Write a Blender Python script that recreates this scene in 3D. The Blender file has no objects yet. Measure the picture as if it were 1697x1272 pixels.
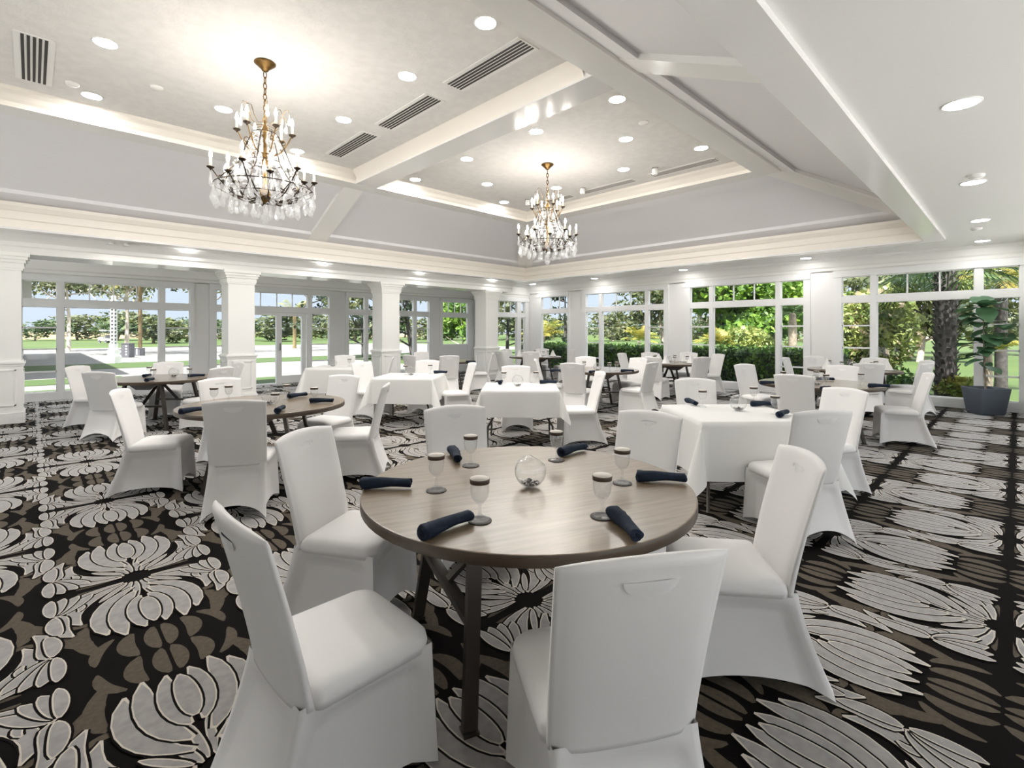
import bpy, bmesh, math, random
import numpy as np
from mathutils import Vector, Matrix
random.seed(7)
RNG = np.random.default_rng(11)
PI = math.pi
scene = bpy.context.scene
COL = scene.collection

# ---------------------------------------------------------------- frame of reference
# x runs along the left window wall, y along the right window wall; the camera stands at x=0, y=0
TH = math.radians(45.735)
CT, ST = math.cos(TH), math.sin(TH)
EYE = 1.47
def plan(ahead, side):
    """metres ahead of / to the side of the viewpoint -> room coordinates"""
    return (ahead*CT + side*ST, ahead*ST - side*CT)

# ---------------------------------------------------------------- materials
def lin(r, g, b):
    f = lambda c: (c/255/12.92) if c/255 <= .04045 else ((c/255+.055)/1.055)**2.4
    return (f(r), f(g), f(b), 1)
def nodes(name):
    m = bpy.data.materials.new(name); m.use_nodes = True
    nt = m.node_tree; nt.nodes.clear()
    out = nt.nodes.new('ShaderNodeOutputMaterial')
    return m, nt, out
def mat(name, col, rough=.5, metal=0, noise=0, nscale=20, bump=0, bscale=60, spec=.5, sheen=0, transl=0, col2=None, coat=0):
    m, nt, out = nodes(name)
    b = nt.nodes.new('ShaderNodeBsdfPrincipled')
    b.inputs['Base Color'].default_value = col
    b.inputs['Roughness'].default_value = rough
    b.inputs['Metallic'].default_value = metal
    b.inputs['Specular IOR Level'].default_value = spec
    if sheen:
        b.inputs['Sheen Weight'].default_value = sheen
    if coat:
        b.inputs['Coat Weight'].default_value = coat
        b.inputs['Coat Roughness'].default_value = .12
    tc = nt.nodes.new('ShaderNodeTexCoord')
    if noise or col2:
        n = nt.nodes.new('ShaderNodeTexNoise'); n.inputs['Scale'].default_value = nscale
        n.inputs['Detail'].default_value = 4
        nt.links.new(tc.outputs['Object'], n.inputs['Vector'])
        r = nt.nodes.new('ShaderNodeValToRGB')
        c2 = col2 if col2 else tuple(c*(1-noise) for c in col[:3])+(1,)
        r.color_ramp.elements[0].color = c2; r.color_ramp.elements[1].color = col
        r.color_ramp.elements[0].position = .35; r.color_ramp.elements[1].position = .65
        nt.links.new(n.outputs['Fac'], r.inputs['Fac'])
        nt.links.new(r.outputs['Color'], b.inputs['Base Color'])
    if bump:
        n2 = nt.nodes.new('ShaderNodeTexNoise'); n2.inputs['Scale'].default_value = bscale
        n2.inputs['Detail'].default_value = 3
        nt.links.new(tc.outputs['Object'], n2.inputs['Vector'])
        bp = nt.nodes.new('ShaderNodeBump'); bp.inputs['Strength'].default_value = bump
        bp.inputs['Distance'].default_value = .01
        nt.links.new(n2.outputs['Fac'], bp.inputs['Height'])
        nt.links.new(bp.outputs['Normal'], b.inputs['Normal'])
    if transl:
        t = nt.nodes.new('ShaderNodeBsdfTranslucent')
        t.inputs['Color'].default_value = col
        if noise or col2:
            nt.links.new(r.outputs['Color'], t.inputs['Color'])
        mx = nt.nodes.new('ShaderNodeMixShader'); mx.inputs[0].default_value = transl
        nt.links.new(b.outputs[0], mx.inputs[1]); nt.links.new(t.outputs[0], mx.inputs[2])
        nt.links.new(mx.outputs[0], out.inputs[0])
    else:
        nt.links.new(b.outputs[0], out.inputs[0])
    return m
def emit(name, col, s):
    m, nt, out = nodes(name)
    e = nt.nodes.new('ShaderNodeEmission'); e.inputs[0].default_value = col; e.inputs[1].default_value = s
    nt.links.new(e.outputs[0], out.inputs[0]); return m
def glassy(name, tint=(1, 1, 1, 1), base=.04, edge=.6, milk=0, rough=.02, power=4):
    """clear thin glass: mostly transmitting, mirror-like towards grazing angles"""
    m, nt, out = nodes(name)
    t = nt.nodes.new('ShaderNodeBsdfTransparent'); t.inputs[0].default_value = tint
    g = nt.nodes.new('ShaderNodeBsdfGlossy'); g.inputs['Roughness'].default_value = rough
    lw = nt.nodes.new('ShaderNodeLayerWeight'); lw.inputs['Blend'].default_value = .5
    pw = nt.nodes.new('ShaderNodeMath'); pw.operation = 'POWER'; pw.inputs[1].default_value = power
    mul = nt.nodes.new('ShaderNodeMath'); mul.operation = 'MULTIPLY_ADD'; mul.inputs[1].default_value = edge; mul.inputs[2].default_value = base
    mul.use_clamp = True
    nt.links.new(lw.outputs['Facing'], pw.inputs[0]); nt.links.new(pw.outputs[0], mul.inputs[0])
    mx = nt.nodes.new('ShaderNodeMixShader')
    nt.links.new(mul.outputs[0], mx.inputs[0]); nt.links.new(t.outputs[0], mx.inputs[1]); nt.links.new(g.outputs[0], mx.inputs[2])
    last = mx
    if milk:
        d = nt.nodes.new('ShaderNodeBsdfDiffuse'); d.inputs[0].default_value = (.9, .9, .9, 1)
        tl = nt.nodes.new('ShaderNodeBsdfTranslucent'); tl.inputs[0].default_value = (.9, .9, .9, 1)
        m1 = nt.nodes.new('ShaderNodeMixShader'); m1.inputs[0].default_value = .5
        nt.links.new(d.outputs[0], m1.inputs[1]); nt.links.new(tl.outputs[0], m1.inputs[2])
        m2 = nt.nodes.new('ShaderNodeMixShader'); m2.inputs[0].default_value = milk
        nt.links.new(mx.outputs[0], m2.inputs[1]); nt.links.new(m1.outputs[0], m2.inputs[2]); last = m2
    nt.links.new(last.outputs[0], out.inputs[0]); return m

WALL = mat('painted_wall', lin(238, 237, 236), .5, bump=.05, bscale=150)
CEIL = mat('painted_soffit', lin(242, 241, 239), .42, bump=.03, bscale=120)
TEXT = mat('textured_ceiling', lin(238, 236, 233), .7, noise=.06, nscale=9, bump=.35, bscale=34)
TRIM = mat('satin_trim_paint', lin(243, 242, 239), .3)
GLOSS = mat('gloss_trim_paint', lin(238, 237, 235), .16, spec=.6)
CREAM = mat('cream_moulding', lin(241, 235, 225), .4)
PANEL = mat('slope_panel_paint', lin(234, 233, 235), .6, bump=.05, bscale=90)
FRAMEW = mat('window_frame_white', lin(238, 238, 238), .35)
PANE = glassy('window_glass', (.985, .992, .99, 1), .02, .4, power=5)
CLOTHW = mat('white_table_linen', lin(236, 235, 232), .75, bump=.06, bscale=220, sheen=.2, transl=.12)
CHAIRW = mat('white_stretch_fabric', lin(228, 226, 224), .62, noise=.02, nscale=5, bump=.04, bscale=260, sheen=.15)
CHAIRH = mat('light_through_grip_fabric', lin(250, 249, 248), .6, transl=.28)  # paler than the chair cover, standing for light passing through the grip
EDGE = mat('dark_table_edge', lin(78, 66, 54), .4)
LEGM = mat('bronze_table_leg', lin(70, 64, 58), .38, metal=.35)
CHROME = mat('steel_tube', lin(120, 122, 126), .25, metal=.9)
NAVY = mat('navy_napkin', lin(36, 46, 62), .8, noise=.3, nscale=40, bump=.2, bscale=300, spec=.2)
CAPW = mat('paper_cap_top', lin(216, 210, 200), .7)
BAND = mat('brown_cap_band', lin(72, 58, 46), .6)
COAST = mat('dark_coaster', lin(44, 36, 32), .6)
GLASS = glassy('goblet_glass', (.985, .988, .988, 1), .035, .55, milk=.07, power=3)
BOWLG = glassy('bowl_glass', (.985, .988, .988, 1), .035, .6, milk=.03, power=3)
PEBB = mat('black_pebbles', lin(26, 24, 26), .3)
PEBW = mat('white_pebbles', lin(225, 222, 218), .5)
BRASS = mat('aged_brass', lin(128, 100, 58), .38, metal=.9, noise=.4, nscale=30)
IRON = mat('dark_bronze', lin(52, 42, 32), .4, metal=.7)
CRYST = glassy('cut_crystal', (.98, .985, .99, 1), .12, .5, milk=.20, rough=.05, power=2)
CANDLE = mat('candle_sleeve', lin(250, 240, 220), .5, transl=.3)
BULB = emit('candle_bulb', (1, .93, .84, 1), 150)
LENS = emit('downlight_lens', (1, .98, .955, 1), 160)
LENSD = emit('dimmed_downlight_lens', (1, .98, .955, 1), 55)
SLOT = mat('vent_slot_dark', lin(58, 54, 54), .6)
SLOTG = mat('vent_slot_grey', lin(165, 160, 158), .6)
POT = mat('slate_planter', lin(82, 90, 100), .55, bump=.1, bscale=40)
SOIL = mat('potting_soil', lin(50, 40, 32), .9, noise=.4, nscale=30)
FICUS = mat('fiddle_leaf', lin(88, 128, 92), .4, noise=.3, nscale=6, transl=.2)
BARK = mat('grey_bark', lin(150, 138, 122), .85, noise=.4, nscale=12, bump=.5, bscale=20)
BARKD = mat('dark_palm_bark', lin(74, 70, 68), .9, noise=.5, nscale=9, bump=.6, bscale=14)
BARKW = mat('pale_bark', lin(206, 196, 180), .8, noise=.3, nscale=6, bump=.3, bscale=14)
CARPET = mat('carpet_dark_pile', lin(17, 14, 13), .9, noise=.35, nscale=160, spec=.08)
CGREY = mat('carpet_grey_pile', lin(146, 142, 139), .8, noise=.26, nscale=22, spec=.25, sheen=.5)
CLINE = mat('carpet_cream_outline', lin(194, 185, 172), .8, noise=.1, nscale=60, spec=.25, sheen=.4)
COLIV = mat('carpet_olive_pile', lin(84, 74, 60), .8, noise=.3, nscale=50, spec=.2, sheen=.06)
CONC = mat('pale_concrete', lin(116, 115, 112), .8, noise=.08, nscale=2)
LAWN = mat('golf_lawn', lin(62, 80, 24), .9, col2=lin(48, 70, 20), nscale=.12)
TURF = mat('turf_strip', lin(52, 74, 26), .9, noise=.12, nscale=8)
SAND = mat('bunker_sand', lin(138, 124, 92), .9, noise=.1, nscale=1)
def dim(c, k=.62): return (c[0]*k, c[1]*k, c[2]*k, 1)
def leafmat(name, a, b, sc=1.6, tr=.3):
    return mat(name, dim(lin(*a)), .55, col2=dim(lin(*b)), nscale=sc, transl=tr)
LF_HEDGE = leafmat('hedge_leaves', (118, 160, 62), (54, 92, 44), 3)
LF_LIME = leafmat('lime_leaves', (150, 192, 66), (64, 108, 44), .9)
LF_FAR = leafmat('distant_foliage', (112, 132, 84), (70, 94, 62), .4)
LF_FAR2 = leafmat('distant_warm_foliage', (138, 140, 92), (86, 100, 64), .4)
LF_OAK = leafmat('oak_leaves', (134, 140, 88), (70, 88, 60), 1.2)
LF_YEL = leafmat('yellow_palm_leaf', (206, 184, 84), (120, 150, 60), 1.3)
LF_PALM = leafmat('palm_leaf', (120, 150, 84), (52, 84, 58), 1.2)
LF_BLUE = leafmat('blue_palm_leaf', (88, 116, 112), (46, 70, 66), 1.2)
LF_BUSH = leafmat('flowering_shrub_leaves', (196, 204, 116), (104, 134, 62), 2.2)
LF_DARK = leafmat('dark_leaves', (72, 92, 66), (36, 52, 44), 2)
PETAL = mat('pale_blossom', lin(240, 214, 186), .6, transl=.3)
WHITEP = mat('white_render', lin(238, 236, 232), .6)
DKBOX = mat('dark_grey_box', lin(92, 92, 98), .6)

# ---------------------------------------------------------------- mesh helpers
class MB:
    """collects verts / faces of one mesh; several materials by slot"""
    def __init__(s): s.v = []; s.f = []; s.m = []; s.sm = []
    def add(s, verts, faces, mi=0, smooth=False):
        o = len(s.v); s.v += [tuple(p) for p in verts]
        for f in faces:
            s.f.append(tuple(i+o for i in f)); s.m.append(mi); s.sm.append(smooth)
        return s
    def box(s, a, b, mi=0):
        x0, y0, z0 = a; x1, y1, z1 = b
        v = [(x0,y0,z0),(x1,y0,z0),(x1,y1,z0),(x0,y1,z0),(x0,y0,z1),(x1,y0,z1),(x1,y1,z1),(x0,y1,z1)]
        return s.add(v, [(3,2,1,0),(4,5,6,7),(0,1,5,4),(1,2,6,5),(2,3,7,6),(3,0,4,7)], mi)
    def bar(s, p, q, w, h, mi=0, up=(0,0,1)):
        p = Vector(p); q = Vector(q); d = (q-p).normalized(); up = Vector(up)
        if abs(d.dot(up)) > .98: up = Vector((1,0,0))
        a = d.cross(up).normalized()*(w/2); b = d.cross(a).normalized()*(h/2)
        v = [p-a-b, p+a-b, p+a+b, p-a+b, q-a-b, q+a-b, q+a+b, q-a+b]
        return s.add(v, [(3,2,1,0),(4,5,6,7),(0,1,5,4),(1,2,6,5),(2,3,7,6),(3,0,4,7)], mi)
    def tube(s, pts, r, n=8, mi=0, cap=True):
        pts = [Vector(p) for p in pts]; k = len(pts)
        rs = r if isinstance(r, (list, tuple)) else [r]*k
        V = []; ref = Vector((0,0,1))
        for i, p in enumerate(pts):
            d = (pts[min(i+1,k-1)]-pts[max(i-1,0)]).normalized()
            if abs(d.dot(ref)) > .95: ref = Vector((1,0,0)) if abs(d.x) < .9 else Vector((0,1,0))
            a = d.cross(ref).normalized(); b = d.cross(a).normalized()
            for j in range(n):
                t = 2*PI*j/n; V.append(p+a*(math.cos(t)*rs[i])+b*(math.sin(t)*rs[i]))
        F = [(i*n+j, i*n+(j+1)%n, (i+1)*n+(j+1)%n, (i+1)*n+j) for i in range(k-1) for j in range(n)]
        if cap:
            F.append(tuple(range(n))); F.append(tuple((k-1)*n+j for j in reversed(range(n))))
        return s.add(V, F, mi, True)
    def lathe(s, prof, n=24, c=(0,0,0), mi=0, smooth=True, close=False):
        V = []; k = len(prof)
        for r, z in prof:
            for j in range(n):
                t = 2*PI*j/n; V.append((c[0]+r*math.cos(t), c[1]+r*math.sin(t), c[2]+z))
        F = [(i*n+j, i*n+(j+1)%n, (i+1)*n+(j+1)%n, (i+1)*n+j) for i in range(k-1) for j in range(n)]
        if close: F += [((k-1)*n+j, (k-1)*n+(j+1)%n, (j+1)%n, j) for j in range(n)]
        return s.add(V, F, mi, smooth)
    def grid(s, P, mi=0, smooth=True, wrap=False):
        r = len(P); c = len(P[0]); V = [p for row in P for p in row]
        cc = c if wrap else c-1
        F = [(i*c+j, i*c+(j+1)%c, (i+1)*c+(j+1)%c, (i+1)*c+j) for i in range(r-1) for j in range(cc)]
        return s.add(V, F, mi, smooth)
    def ring(s, rect, prof, mi=0, smooth=False):
        """sweep a profile of (offset outwards, height) round a rectangle, mitred"""
        u0, v0, u1, v1 = rect; V = []
        for d, z in prof:
            V += [(u0-d,v0-d,z),(u1+d,v0-d,z),(u1+d,v1+d,z),(u0-d,v1+d,z)]
        F = [(i*4+j, i*4+(j+1)%4, (i+1)*4+(j+1)%4, (i+1)*4+j) for i in range(len(prof)-1) for j in range(4)]
        return s.add(V, F, mi, smooth)
    def obj(s, name, mats, parent=None, fix=False):
        me = bpy.data.meshes.new(name)
        me.from_pydata(s.v, [], s.f)
        me.polygons.foreach_set('material_index', s.m)
        me.polygons.foreach_set('use_smooth', s.sm)
        for m in (mats if isinstance(mats, (list, tuple)) else [mats]): me.materials.append(m)
        if fix:
            bm = bmesh.new(); bm.from_mesh(me)
            bmesh.ops.remove_doubles(bm, verts=bm.verts, dist=1e-5)
            bmesh.ops.recalc_face_normals(bm, faces=bm.faces); bm.to_mesh(me); bm.free()
        me.update()
        o = bpy.data.objects.new(name, me); COL.objects.link(o)
        if parent: o.parent = parent
        return o
def np_obj(name, V, F, mats, mi=None, smooth=False, parent=None):
    """quads from numpy arrays"""
    me = bpy.data.meshes.new(name); n = len(F)
    me.vertices.add(len(V)); me.vertices.foreach_set('co', np.asarray(V, np.float32).ravel())
    me.loops.add(n*4); me.loops.foreach_set('vertex_index', np.asarray(F, np.int32).ravel())
    me.polygons.add(n); me.polygons.foreach_set('loop_start', np.arange(0, n*4, 4, dtype=np.int32))
    for m in (mats if isinstance(mats, (list, tuple)) else [mats]): me.materials.append(m)
    if mi is not None: me.polygons.foreach_set('material_index', np.asarray(mi, np.int32))
    if smooth: me.polygons.foreach_set('use_smooth', np.ones(n, bool))
    me.update(calc_edges=True); me.validate()
    o = bpy.data.objects.new(name, me); COL.objects.link(o)
    if parent: o.parent = parent
    return o
def empty(name, loc=(0,0,0), rz=0):
    o = bpy.data.objects.new(name, None); COL.objects.link(o)
    o.empty_display_size = .1; o.location = loc; o.rotation_euler = (0,0,rz); return o
def tag(o, label=None, cat=None, group=None, kind=None):
    if label: o['label'] = label
    if cat: o['category'] = cat
    if group: o['group'] = group
    if kind: o['kind'] = kind
    return o
def struct(o, label, cat):
    return tag(o, label, cat, None, 'structure')
def dup(root, loc=None, rz=None):
    c = root.copy(); COL.objects.link(c)
    for ch in list(root.children):
        d = ch.copy(); COL.objects.link(d); d.parent = c
        for g in list(ch.children):
            e = g.copy(); COL.objects.link(e); e.parent = d
    if loc is not None: c.location = loc
    if rz is not None: c.rotation_euler = (0,0,rz)
    return c
_used = set()
def inst(proto, loc, rz):
    """first call moves the prototype itself, later calls copy it with its parts"""
    if proto.name not in _used:
        _used.add(proto.name); proto.location = loc; proto.rotation_euler = (0,0,rz); return proto
    return dup(proto, loc, rz)

# ---------------------------------------------------------------- the room shell
U1 = 12.83; V1 = 14.44; U0 = -4.7; V0 = -2.6
SOF = 3.10
# carpet: dark ground with a woven damask of petals, repeated in half-drop between dark stripes
def leaf(c, w, n=8, tip=.15, base=.25, skew=1.0):
    """c: 3-4 control points of the spine (q,p); w: half width -> left/right edge points"""
    c = [np.array(x, float) for x in c]
    t = np.linspace(0, 1, n+1)[:, None]
    if len(c) == 3:
        P = (1-t)**2*c[0]+2*t*(1-t)*c[1]+t*t*c[2]; T = 2*(1-t)*(c[1]-c[0])+2*t*(c[2]-c[1])
    else:
        P = (1-t)**3*c[0]+3*t*(1-t)**2*c[1]+3*t*t*(1-t)*c[2]+t**3*c[3]
        T = 3*(1-t)**2*(c[1]-c[0])+6*t*(1-t)*(c[2]-c[1])+3*t*t*(c[3]-c[2])
    T = T/np.maximum(np.linalg.norm(T, axis=1, keepdims=True), 1e-6)
    N = np.stack([-T[:,1], T[:,0]], 1)
    tt = t[:,0]**skew
    W = w*np.sqrt(np.clip(1-(2*tt-1)**2, 0, 1))
    W = np.maximum(W, w*np.where(tt<.5, base, tip)*np.where(tt<.5, 1-2*tt, 2*tt-1))
    return P, N, W
LEAVES = []   # (spine, halfwidth, kind, skew)   kind 0 grey, 1 olive
def L(c, w, kind=0, skew=1.0, mirror=True):
    LEAVES.append((c, w, kind, skew))
    if mirror: LEAVES.append(([(-a, b) for a, b in c], w, kind, skew))
# olive under-pattern first, it lies lowest
L([(.375,.50),(.31,.52),(.25,.66)], .034, 1)
L([(.25,.44),(.33,.56),(.22,.76)], .028, 1)
L([(.10,.66),(.17,.76),(.10,.88)], .028, 1)
L([(.02,.66),(.055,.77),(.02,.88)], .024, 1)
L([(.10,.004),(.18,.02),(.27,.004)], .012, 1)
L([(.17,.655),(.26,.72),(.25,.85)], .020, 1)
L([(.21,.40),(.28,.44),(.33,.38)], .014, 1)
L([(.13,.10),(.17,.20),(.15,.30)], .014, 1)
L([(.30,.04),(.36,.03),(.375,.10)], .014, 1)
# scrolls beside the tulip
L([(.05,.035),(.20,.07),(.37,.24),(.27,.40)], .028, skew=1.4)
L([(.065,.015),(.25,.02),(.40,.13),(.345,.24)], .024, skew=1.3)
L([(.275,.235),(.235,.18),(.285,.13),(.325,.18)], .016)
# fan of petals next to the stripe, half way to the next star
L([(.365,.215),(.30,.17),(.205,.055)], .026)
L([(.368,.210),(.33,.12),(.262,.025)], .027)
L([(.371,.208),(.358,.11),(.322,.008)], .026)
L([(.375,.212),(.392,.10),(.375,-.002)], .022)
L([(.355,.225),(.33,.29),(.385,.38),(.305,.50)], .030, skew=.8)
L([(.365,.228),(.385,.33),(.35,.44)], .026)
# tulip rising from the star at (0,0)
L([(.012,.05),(.02,.14),(.03,.27)], .014)
L([(.03,.04),(.065,.13),(.115,.24)], .015)
L([(.055,.05),(.12,.12),(.19,.20)], .014)
L([(.035,.12),(.25,.28),(.185,.60)], .036, skew=1.35)
L([(.03,.18),(.17,.36),(.12,.66)], .036)
L([(.02,.26),(.09,.42),(.04,.64)], .030)
L([(0,.30),(.004,.43),(0,.61)], .034, mirror=False)
WID = 1.25
def carpet():
    tv, tf, tm = [], [], []
    n = 8; o = 0
    for li, (c, w, kind, sk) in enumerate(LEAVES):
        P, N, W = leaf(c, w*WID, n, skew=sk)
        zz = .0006+li*.00007
        layers = [(.0085, 0, zz+.0013, 0), (0, 0, zz+.001325, 2), (-.0055, 0, zz+.00135, 1)] if kind == 0 else [(0, 0, zz, 3)]
        for dw, _, z, mi in layers:
            Wd = np.maximum(W+dw, .0004)
            A = P+N*Wd[:,None]; B = P-N*Wd[:,None]
            if dw < 0:   # pull the ends of the fill inside its outline
                for E in (A, B):
                    E[0] += (P[1]-P[0])*.22; E[-1] += (P[-2]-P[-1])*.22
            V = np.empty((2*(n+1), 3)); V[0::2,:2] = A; V[1::2,:2] = B; V[:,2] = z
            tv.append(V)
            i = np.arange(n)*2+o
            tf.append(np.stack([i, i+2, i+3, i+1], 1)); tm.append(np.full(n, mi)); o += 2*(n+1)
    tv = np.vstack(tv); tf = np.vstack(tf); tm = np.concatenate(tm)
    PV = .914; PU = 1.5
    Vs, Fs, Ms = [], [], []; off = 0
    for k in range(-2, 17):
        vy = k*PV+.04
        for j in range(-4, 10):
            ux = j*PU+.45+(.75 if k % 2 else 0)
            for sgn in (1, -1):
                cx, cy = ux, vy+sgn*.3
                ahead = cx*CT+cy*ST; side = cx*ST-cy*CT
                if cx < -2.2 or cx > 13.2 or cy < -2.3 or cy > 14.6: continue
                if ahead < -.6 or abs(side) > abs(ahead)*1.12+2.6: continue
                V = tv.copy(); V[:,0] += ux; V[:,1] = vy+sgn*(V[:,1]+.028)
                V[:,0] = np.clip(V[:,0], -4, U1); V[:,1] = np.clip(V[:,1], -2.4, V1)
                F = tf if sgn < 0 else tf[:, ::-1]
                Vs.append(V); Fs.append(F+off); Ms.append(tm); off += len(V)
    V = np.vstack(Vs); F = np.vstack(Fs); M = np.concatenate(Ms)
    b = len(V)
    base = np.array([[U0,V0,0],[U1+.1,V0,0],[U1+.1,V1+.1,0],[U0,V1+.1,0]], float)
    V = np.vstack([V, base]); F = np.vstack([F, [[b,b+1,b+2,b+3]]]); M = np.append(M, 0)
    o = np_obj('floor', V, F, [CARPET, CGREY, CLINE, COLIV], M)
    struct(o, 'dark damask carpet with grey petals and tulips', 'carpet')
carpet()

TRAY = (-2.9, 1.14, 11.1, 10.8)     # inner edge of the rim of the vaulted tray
zf = lambda d: 3.44+(.16-d)*.45      # level of the raised frame on the slopes
c = MB()
# lower soffit round the tray
u0, v0, u1, v1 = TRAY; e = .27
for a, b in (((U0,V0),(U1,v0-e)), ((U0,v1+e),(U1,V1)), ((U0,v0-e),(u0-e,v1+e)), ((u1+e,v0-e),(U1,v1+e))):
    c.box((a[0],a[1],SOF), (b[0],b[1],SOF+.05))
struct(c.obj('ceiling', CEIL), 'flat white lower ceiling round the vaulted tray', 'ceiling')
c = MB()
D9 = -2.22
cu0, cv0, cu1, cv1 = u0-D9, v0-D9, u1+D9, v1+D9
c.box((cu0-.3,cv0-.3,4.48), (cu1+.3,cv1+.3,4.52))
struct(c.obj('ceiling_upper', TEXT), 'textured flat upper ceiling inside the tray', 'ceiling')
c = MB()
c.ring(TRAY, [(.12,3.40),(.12,3.50),(.16,zf(.16)),(-.14,zf(-.14)),(-.14,zf(-.14)+.06),(-1.5,zf(-1.5)+.06),(-1.5,zf(-1.5)),(-1.75,zf(-1.75))])
struct(c.obj('ceiling_slope', PANEL), 'four sloping grey-white panels of the vaulted tray', 'ceiling')
# rim, cornice
t = MB(); t.ring(TRAY, [(.27,3.11),(.27,3.05),(0,3.05),(0,3.085)])
struct(t.obj('trim_1', GLOSS), 'glossy white rim under the edge of the tray', 'moulding')
t = MB(); t.ring(TRAY, [(0,3.085),(.012,3.095),(.012,3.20),(-.006,3.215),(-.006,3.33),(-.02,3.345),(-.05,3.41),(-.05,3.465),(.125,3.465),(.125,3.40)])
struct(t.obj('trim_2', CREAM), 'cream stepped cornice round the tray', 'moulding')
# top band of the slope and crown under the upper ceiling
t = MB(); zt = zf(-1.75)
t.ring(TRAY, [(-1.72,zt+.03),(-1.74,zt-.04),(-2.10,zt-.04)])
struct(t.obj('trim_3', TRIM), 'white flat band above the sloping panels', 'moulding')
t = MB(); t.ring(TRAY, [(-2.10,zt-.04),(-2.10,zt+.02),(-2.13,zt+.05),(-2.16,4.40),(-2.20,4.44),(-2.22,4.49)])
struct(t.obj('trim_4', CREAM), 'cream crown moulding round the upper ceiling', 'moulding')
# cross beam between the two chandelier bays, with its ribs down the slopes
B0, B1 = 4.30, 4.75
t = MB(); t.box((B0+.07,cv0-.119,zt-.041), (B1+.05,cv1+.119,4.5))
struct(t.obj('trim_5', GLOSS), 'glossy white ceiling beam between the chandeliers', 'beam')
t = MB()
for s, x in ((-1,B0+.07),):
    pr = [(0,zt-.02),(.02,zt+.02),(.05,zt+.06),(.09,4.42),(.11,4.49)]
    t.grid([[(x+s*d, cv0-.02, z), (x+s*d, cv1+.02, z)] for d, z in pr])
struct(t.obj('trim_6', CREAM), 'cream moulding along the near side of the ceiling beam', 'moulding')
def slope_pt(d, s, side):      # s = coordinate along the side
    return {'far':(s,v1+d), 'near':(s,v0-d), 'right':(u1+d,s)}[side]
t = MB()
for side in ('far','near'):
    P = []
    for x in (B0+.02, B1-.02):
        P.append([slope_pt(d,x,side)+(zf(d)-.01,) for d in (.14,-1.74)])
        P.append([slope_pt(d,x,side)+(zf(d)+.10,) for d in (.14,-1.74)])
    a, a2, b, b2 = P
    t.add(a+b+a2+b2, [(0,1,3,2),(0,1,5,4),(2,3,7,6),(4,5,7,6)])
w = .30
for (cu, su), (cv, sv) in (((u1,1),(v1,1)), ((u1,1),(v0,-1)), ((u0,-1),(v1,1))):
    rows = []
    for d in (.14,-1.74):
        z = zf(d)-.005; x, y = cu+su*d, cv+sv*d
        rows.append([(x-su*w, y, z+.10), (x-su*w, y, z), (x, y, z), (x, y-sv*w, z), (x, y-sv*w, z+.10)])
    t.grid(rows, smooth=False)
struct(t.obj('trim_7', TRIM), 'white hip ribs and cross ribs on the sloping panels', 'rib')
# roof that closes the building
t = MB(); t.box((U0-.5,V0-.5,4.9), (13.25,V1+.75,5.05))
t.box((U0-.5,V0-.5,3.2), (U0-.3,V1+.5,4.9)); t.box((U0-.5,V0-.5,3.2), (U1+.2,V0-.3,4.9))
t.box((U1+.05,V0-.5,3.16), (U1+.25,V1+.5,4.9)); t.box((U0-.5,V1+.05,3.16), (U1+.25,V1+.25,4.9))
struct(t.obj('roof', WHITEP), 'flat roof over the hall', 'roof')

# ---------------------------------------------------------------- walls and windows
def to_left(s, n, z): return (s, V1+n, z)          # s along x, n outwards
def to_right(s, n, z): return (U1+n, s, z)         # s along y
def to_end(s, n, z): return (s, 12.3+n, z)
def bx(mb, mp, s0, s1, n0, n1, z0, z1, mi=0):
    a = mp(s0,n0,z0); b = mp(s1,n1,z1)
    mb.box(tuple(min(p,q) for p,q in zip(a,b)), tuple(max(p,q) for p,q in zip(a,b)), mi)
wl = MB(); wr = MB()
wn = [0]
def window(mp, s0, s1, lites, top, tz, lz, muntin_z, tmid, label, bottom=.18, skip_mid=False, head=.13):
    """lites: list of (a,b,kind) glass spans; kind 'side' has bars across, 'mid' is one big pane; tmid bars in the transom"""
    wn[0] += 1
    f = MB()
    d0, d1 = -.05, .07
    bx(f, mp, s0, s1, d0-.02, d1, top, top+head)                       # head casing
    bx(f, mp, s0+.004, s1-.004, d0+.006, d1-.006, tz-.15, tz)           # transom bar
    bx(f, mp, s0+.004, s1-.004, d0+.006, d1-.006, .002, bottom) if not skip_mid else None
    edges = [s0] + [x for a, b, k in lites for x in (a, b)] + [s1]
    for i in range(0, len(edges), 2):
        bx(f, mp, edges[i], edges[i+1], d0, d1, .001, top+.01)
    for a, b, k in lites:
        bx(f, mp, a, a+.015, .0, .05, bottom, top); bx(f, mp, b-.015, b, .0, .05, bottom, top)
        bx(f, mp, a, b, .0, .05, top-.018, top); bx(f, mp, a, b, .0, .05, tz, tz+.015)
        bx(f, mp, a, b, .0, .05, lz-.018, lz)
        if k == 'side':
            for z in muntin_z: bx(f, mp, a, b, .0, .04, z-.016, z+.016)
            bx(f, mp, a, b, .0, .05, bottom, bottom+.02)
        if k == 'mid':
            for q in range(1, tmid):
                x = a+(b-a)*q/tmid; bx(f, mp, x-.012, x+.012, .0, .04, tz, top)
            if skip_mid is False: bx(f, mp, a, b, .0, .05, bottom, bottom+.02)
        if skip_mid and k == 'side': bx(f, mp, a, b, d0+.006, d1-.006, .002, bottom)
    o = f.obj('window_%d' % wn[0], FRAMEW)
    g = MB()
    for a, b, k in lites:
        q = [mp(a,.03,tz), mp(b,.03,tz), mp(b,.03,top), mp(a,.03,top)]; g.add(q, [(0,1,2,3)])
        if not (skip_mid and k == 'mid'):
            q = [mp(a,.03,bottom), mp(b,.03,bottom), mp(b,.03,lz), mp(a,.03,lz)]; g.add(q, [(0,1,2,3)])
    g.obj('glass_pane', PANE, o)
    struct(o, label, 'window'); return o
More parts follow.
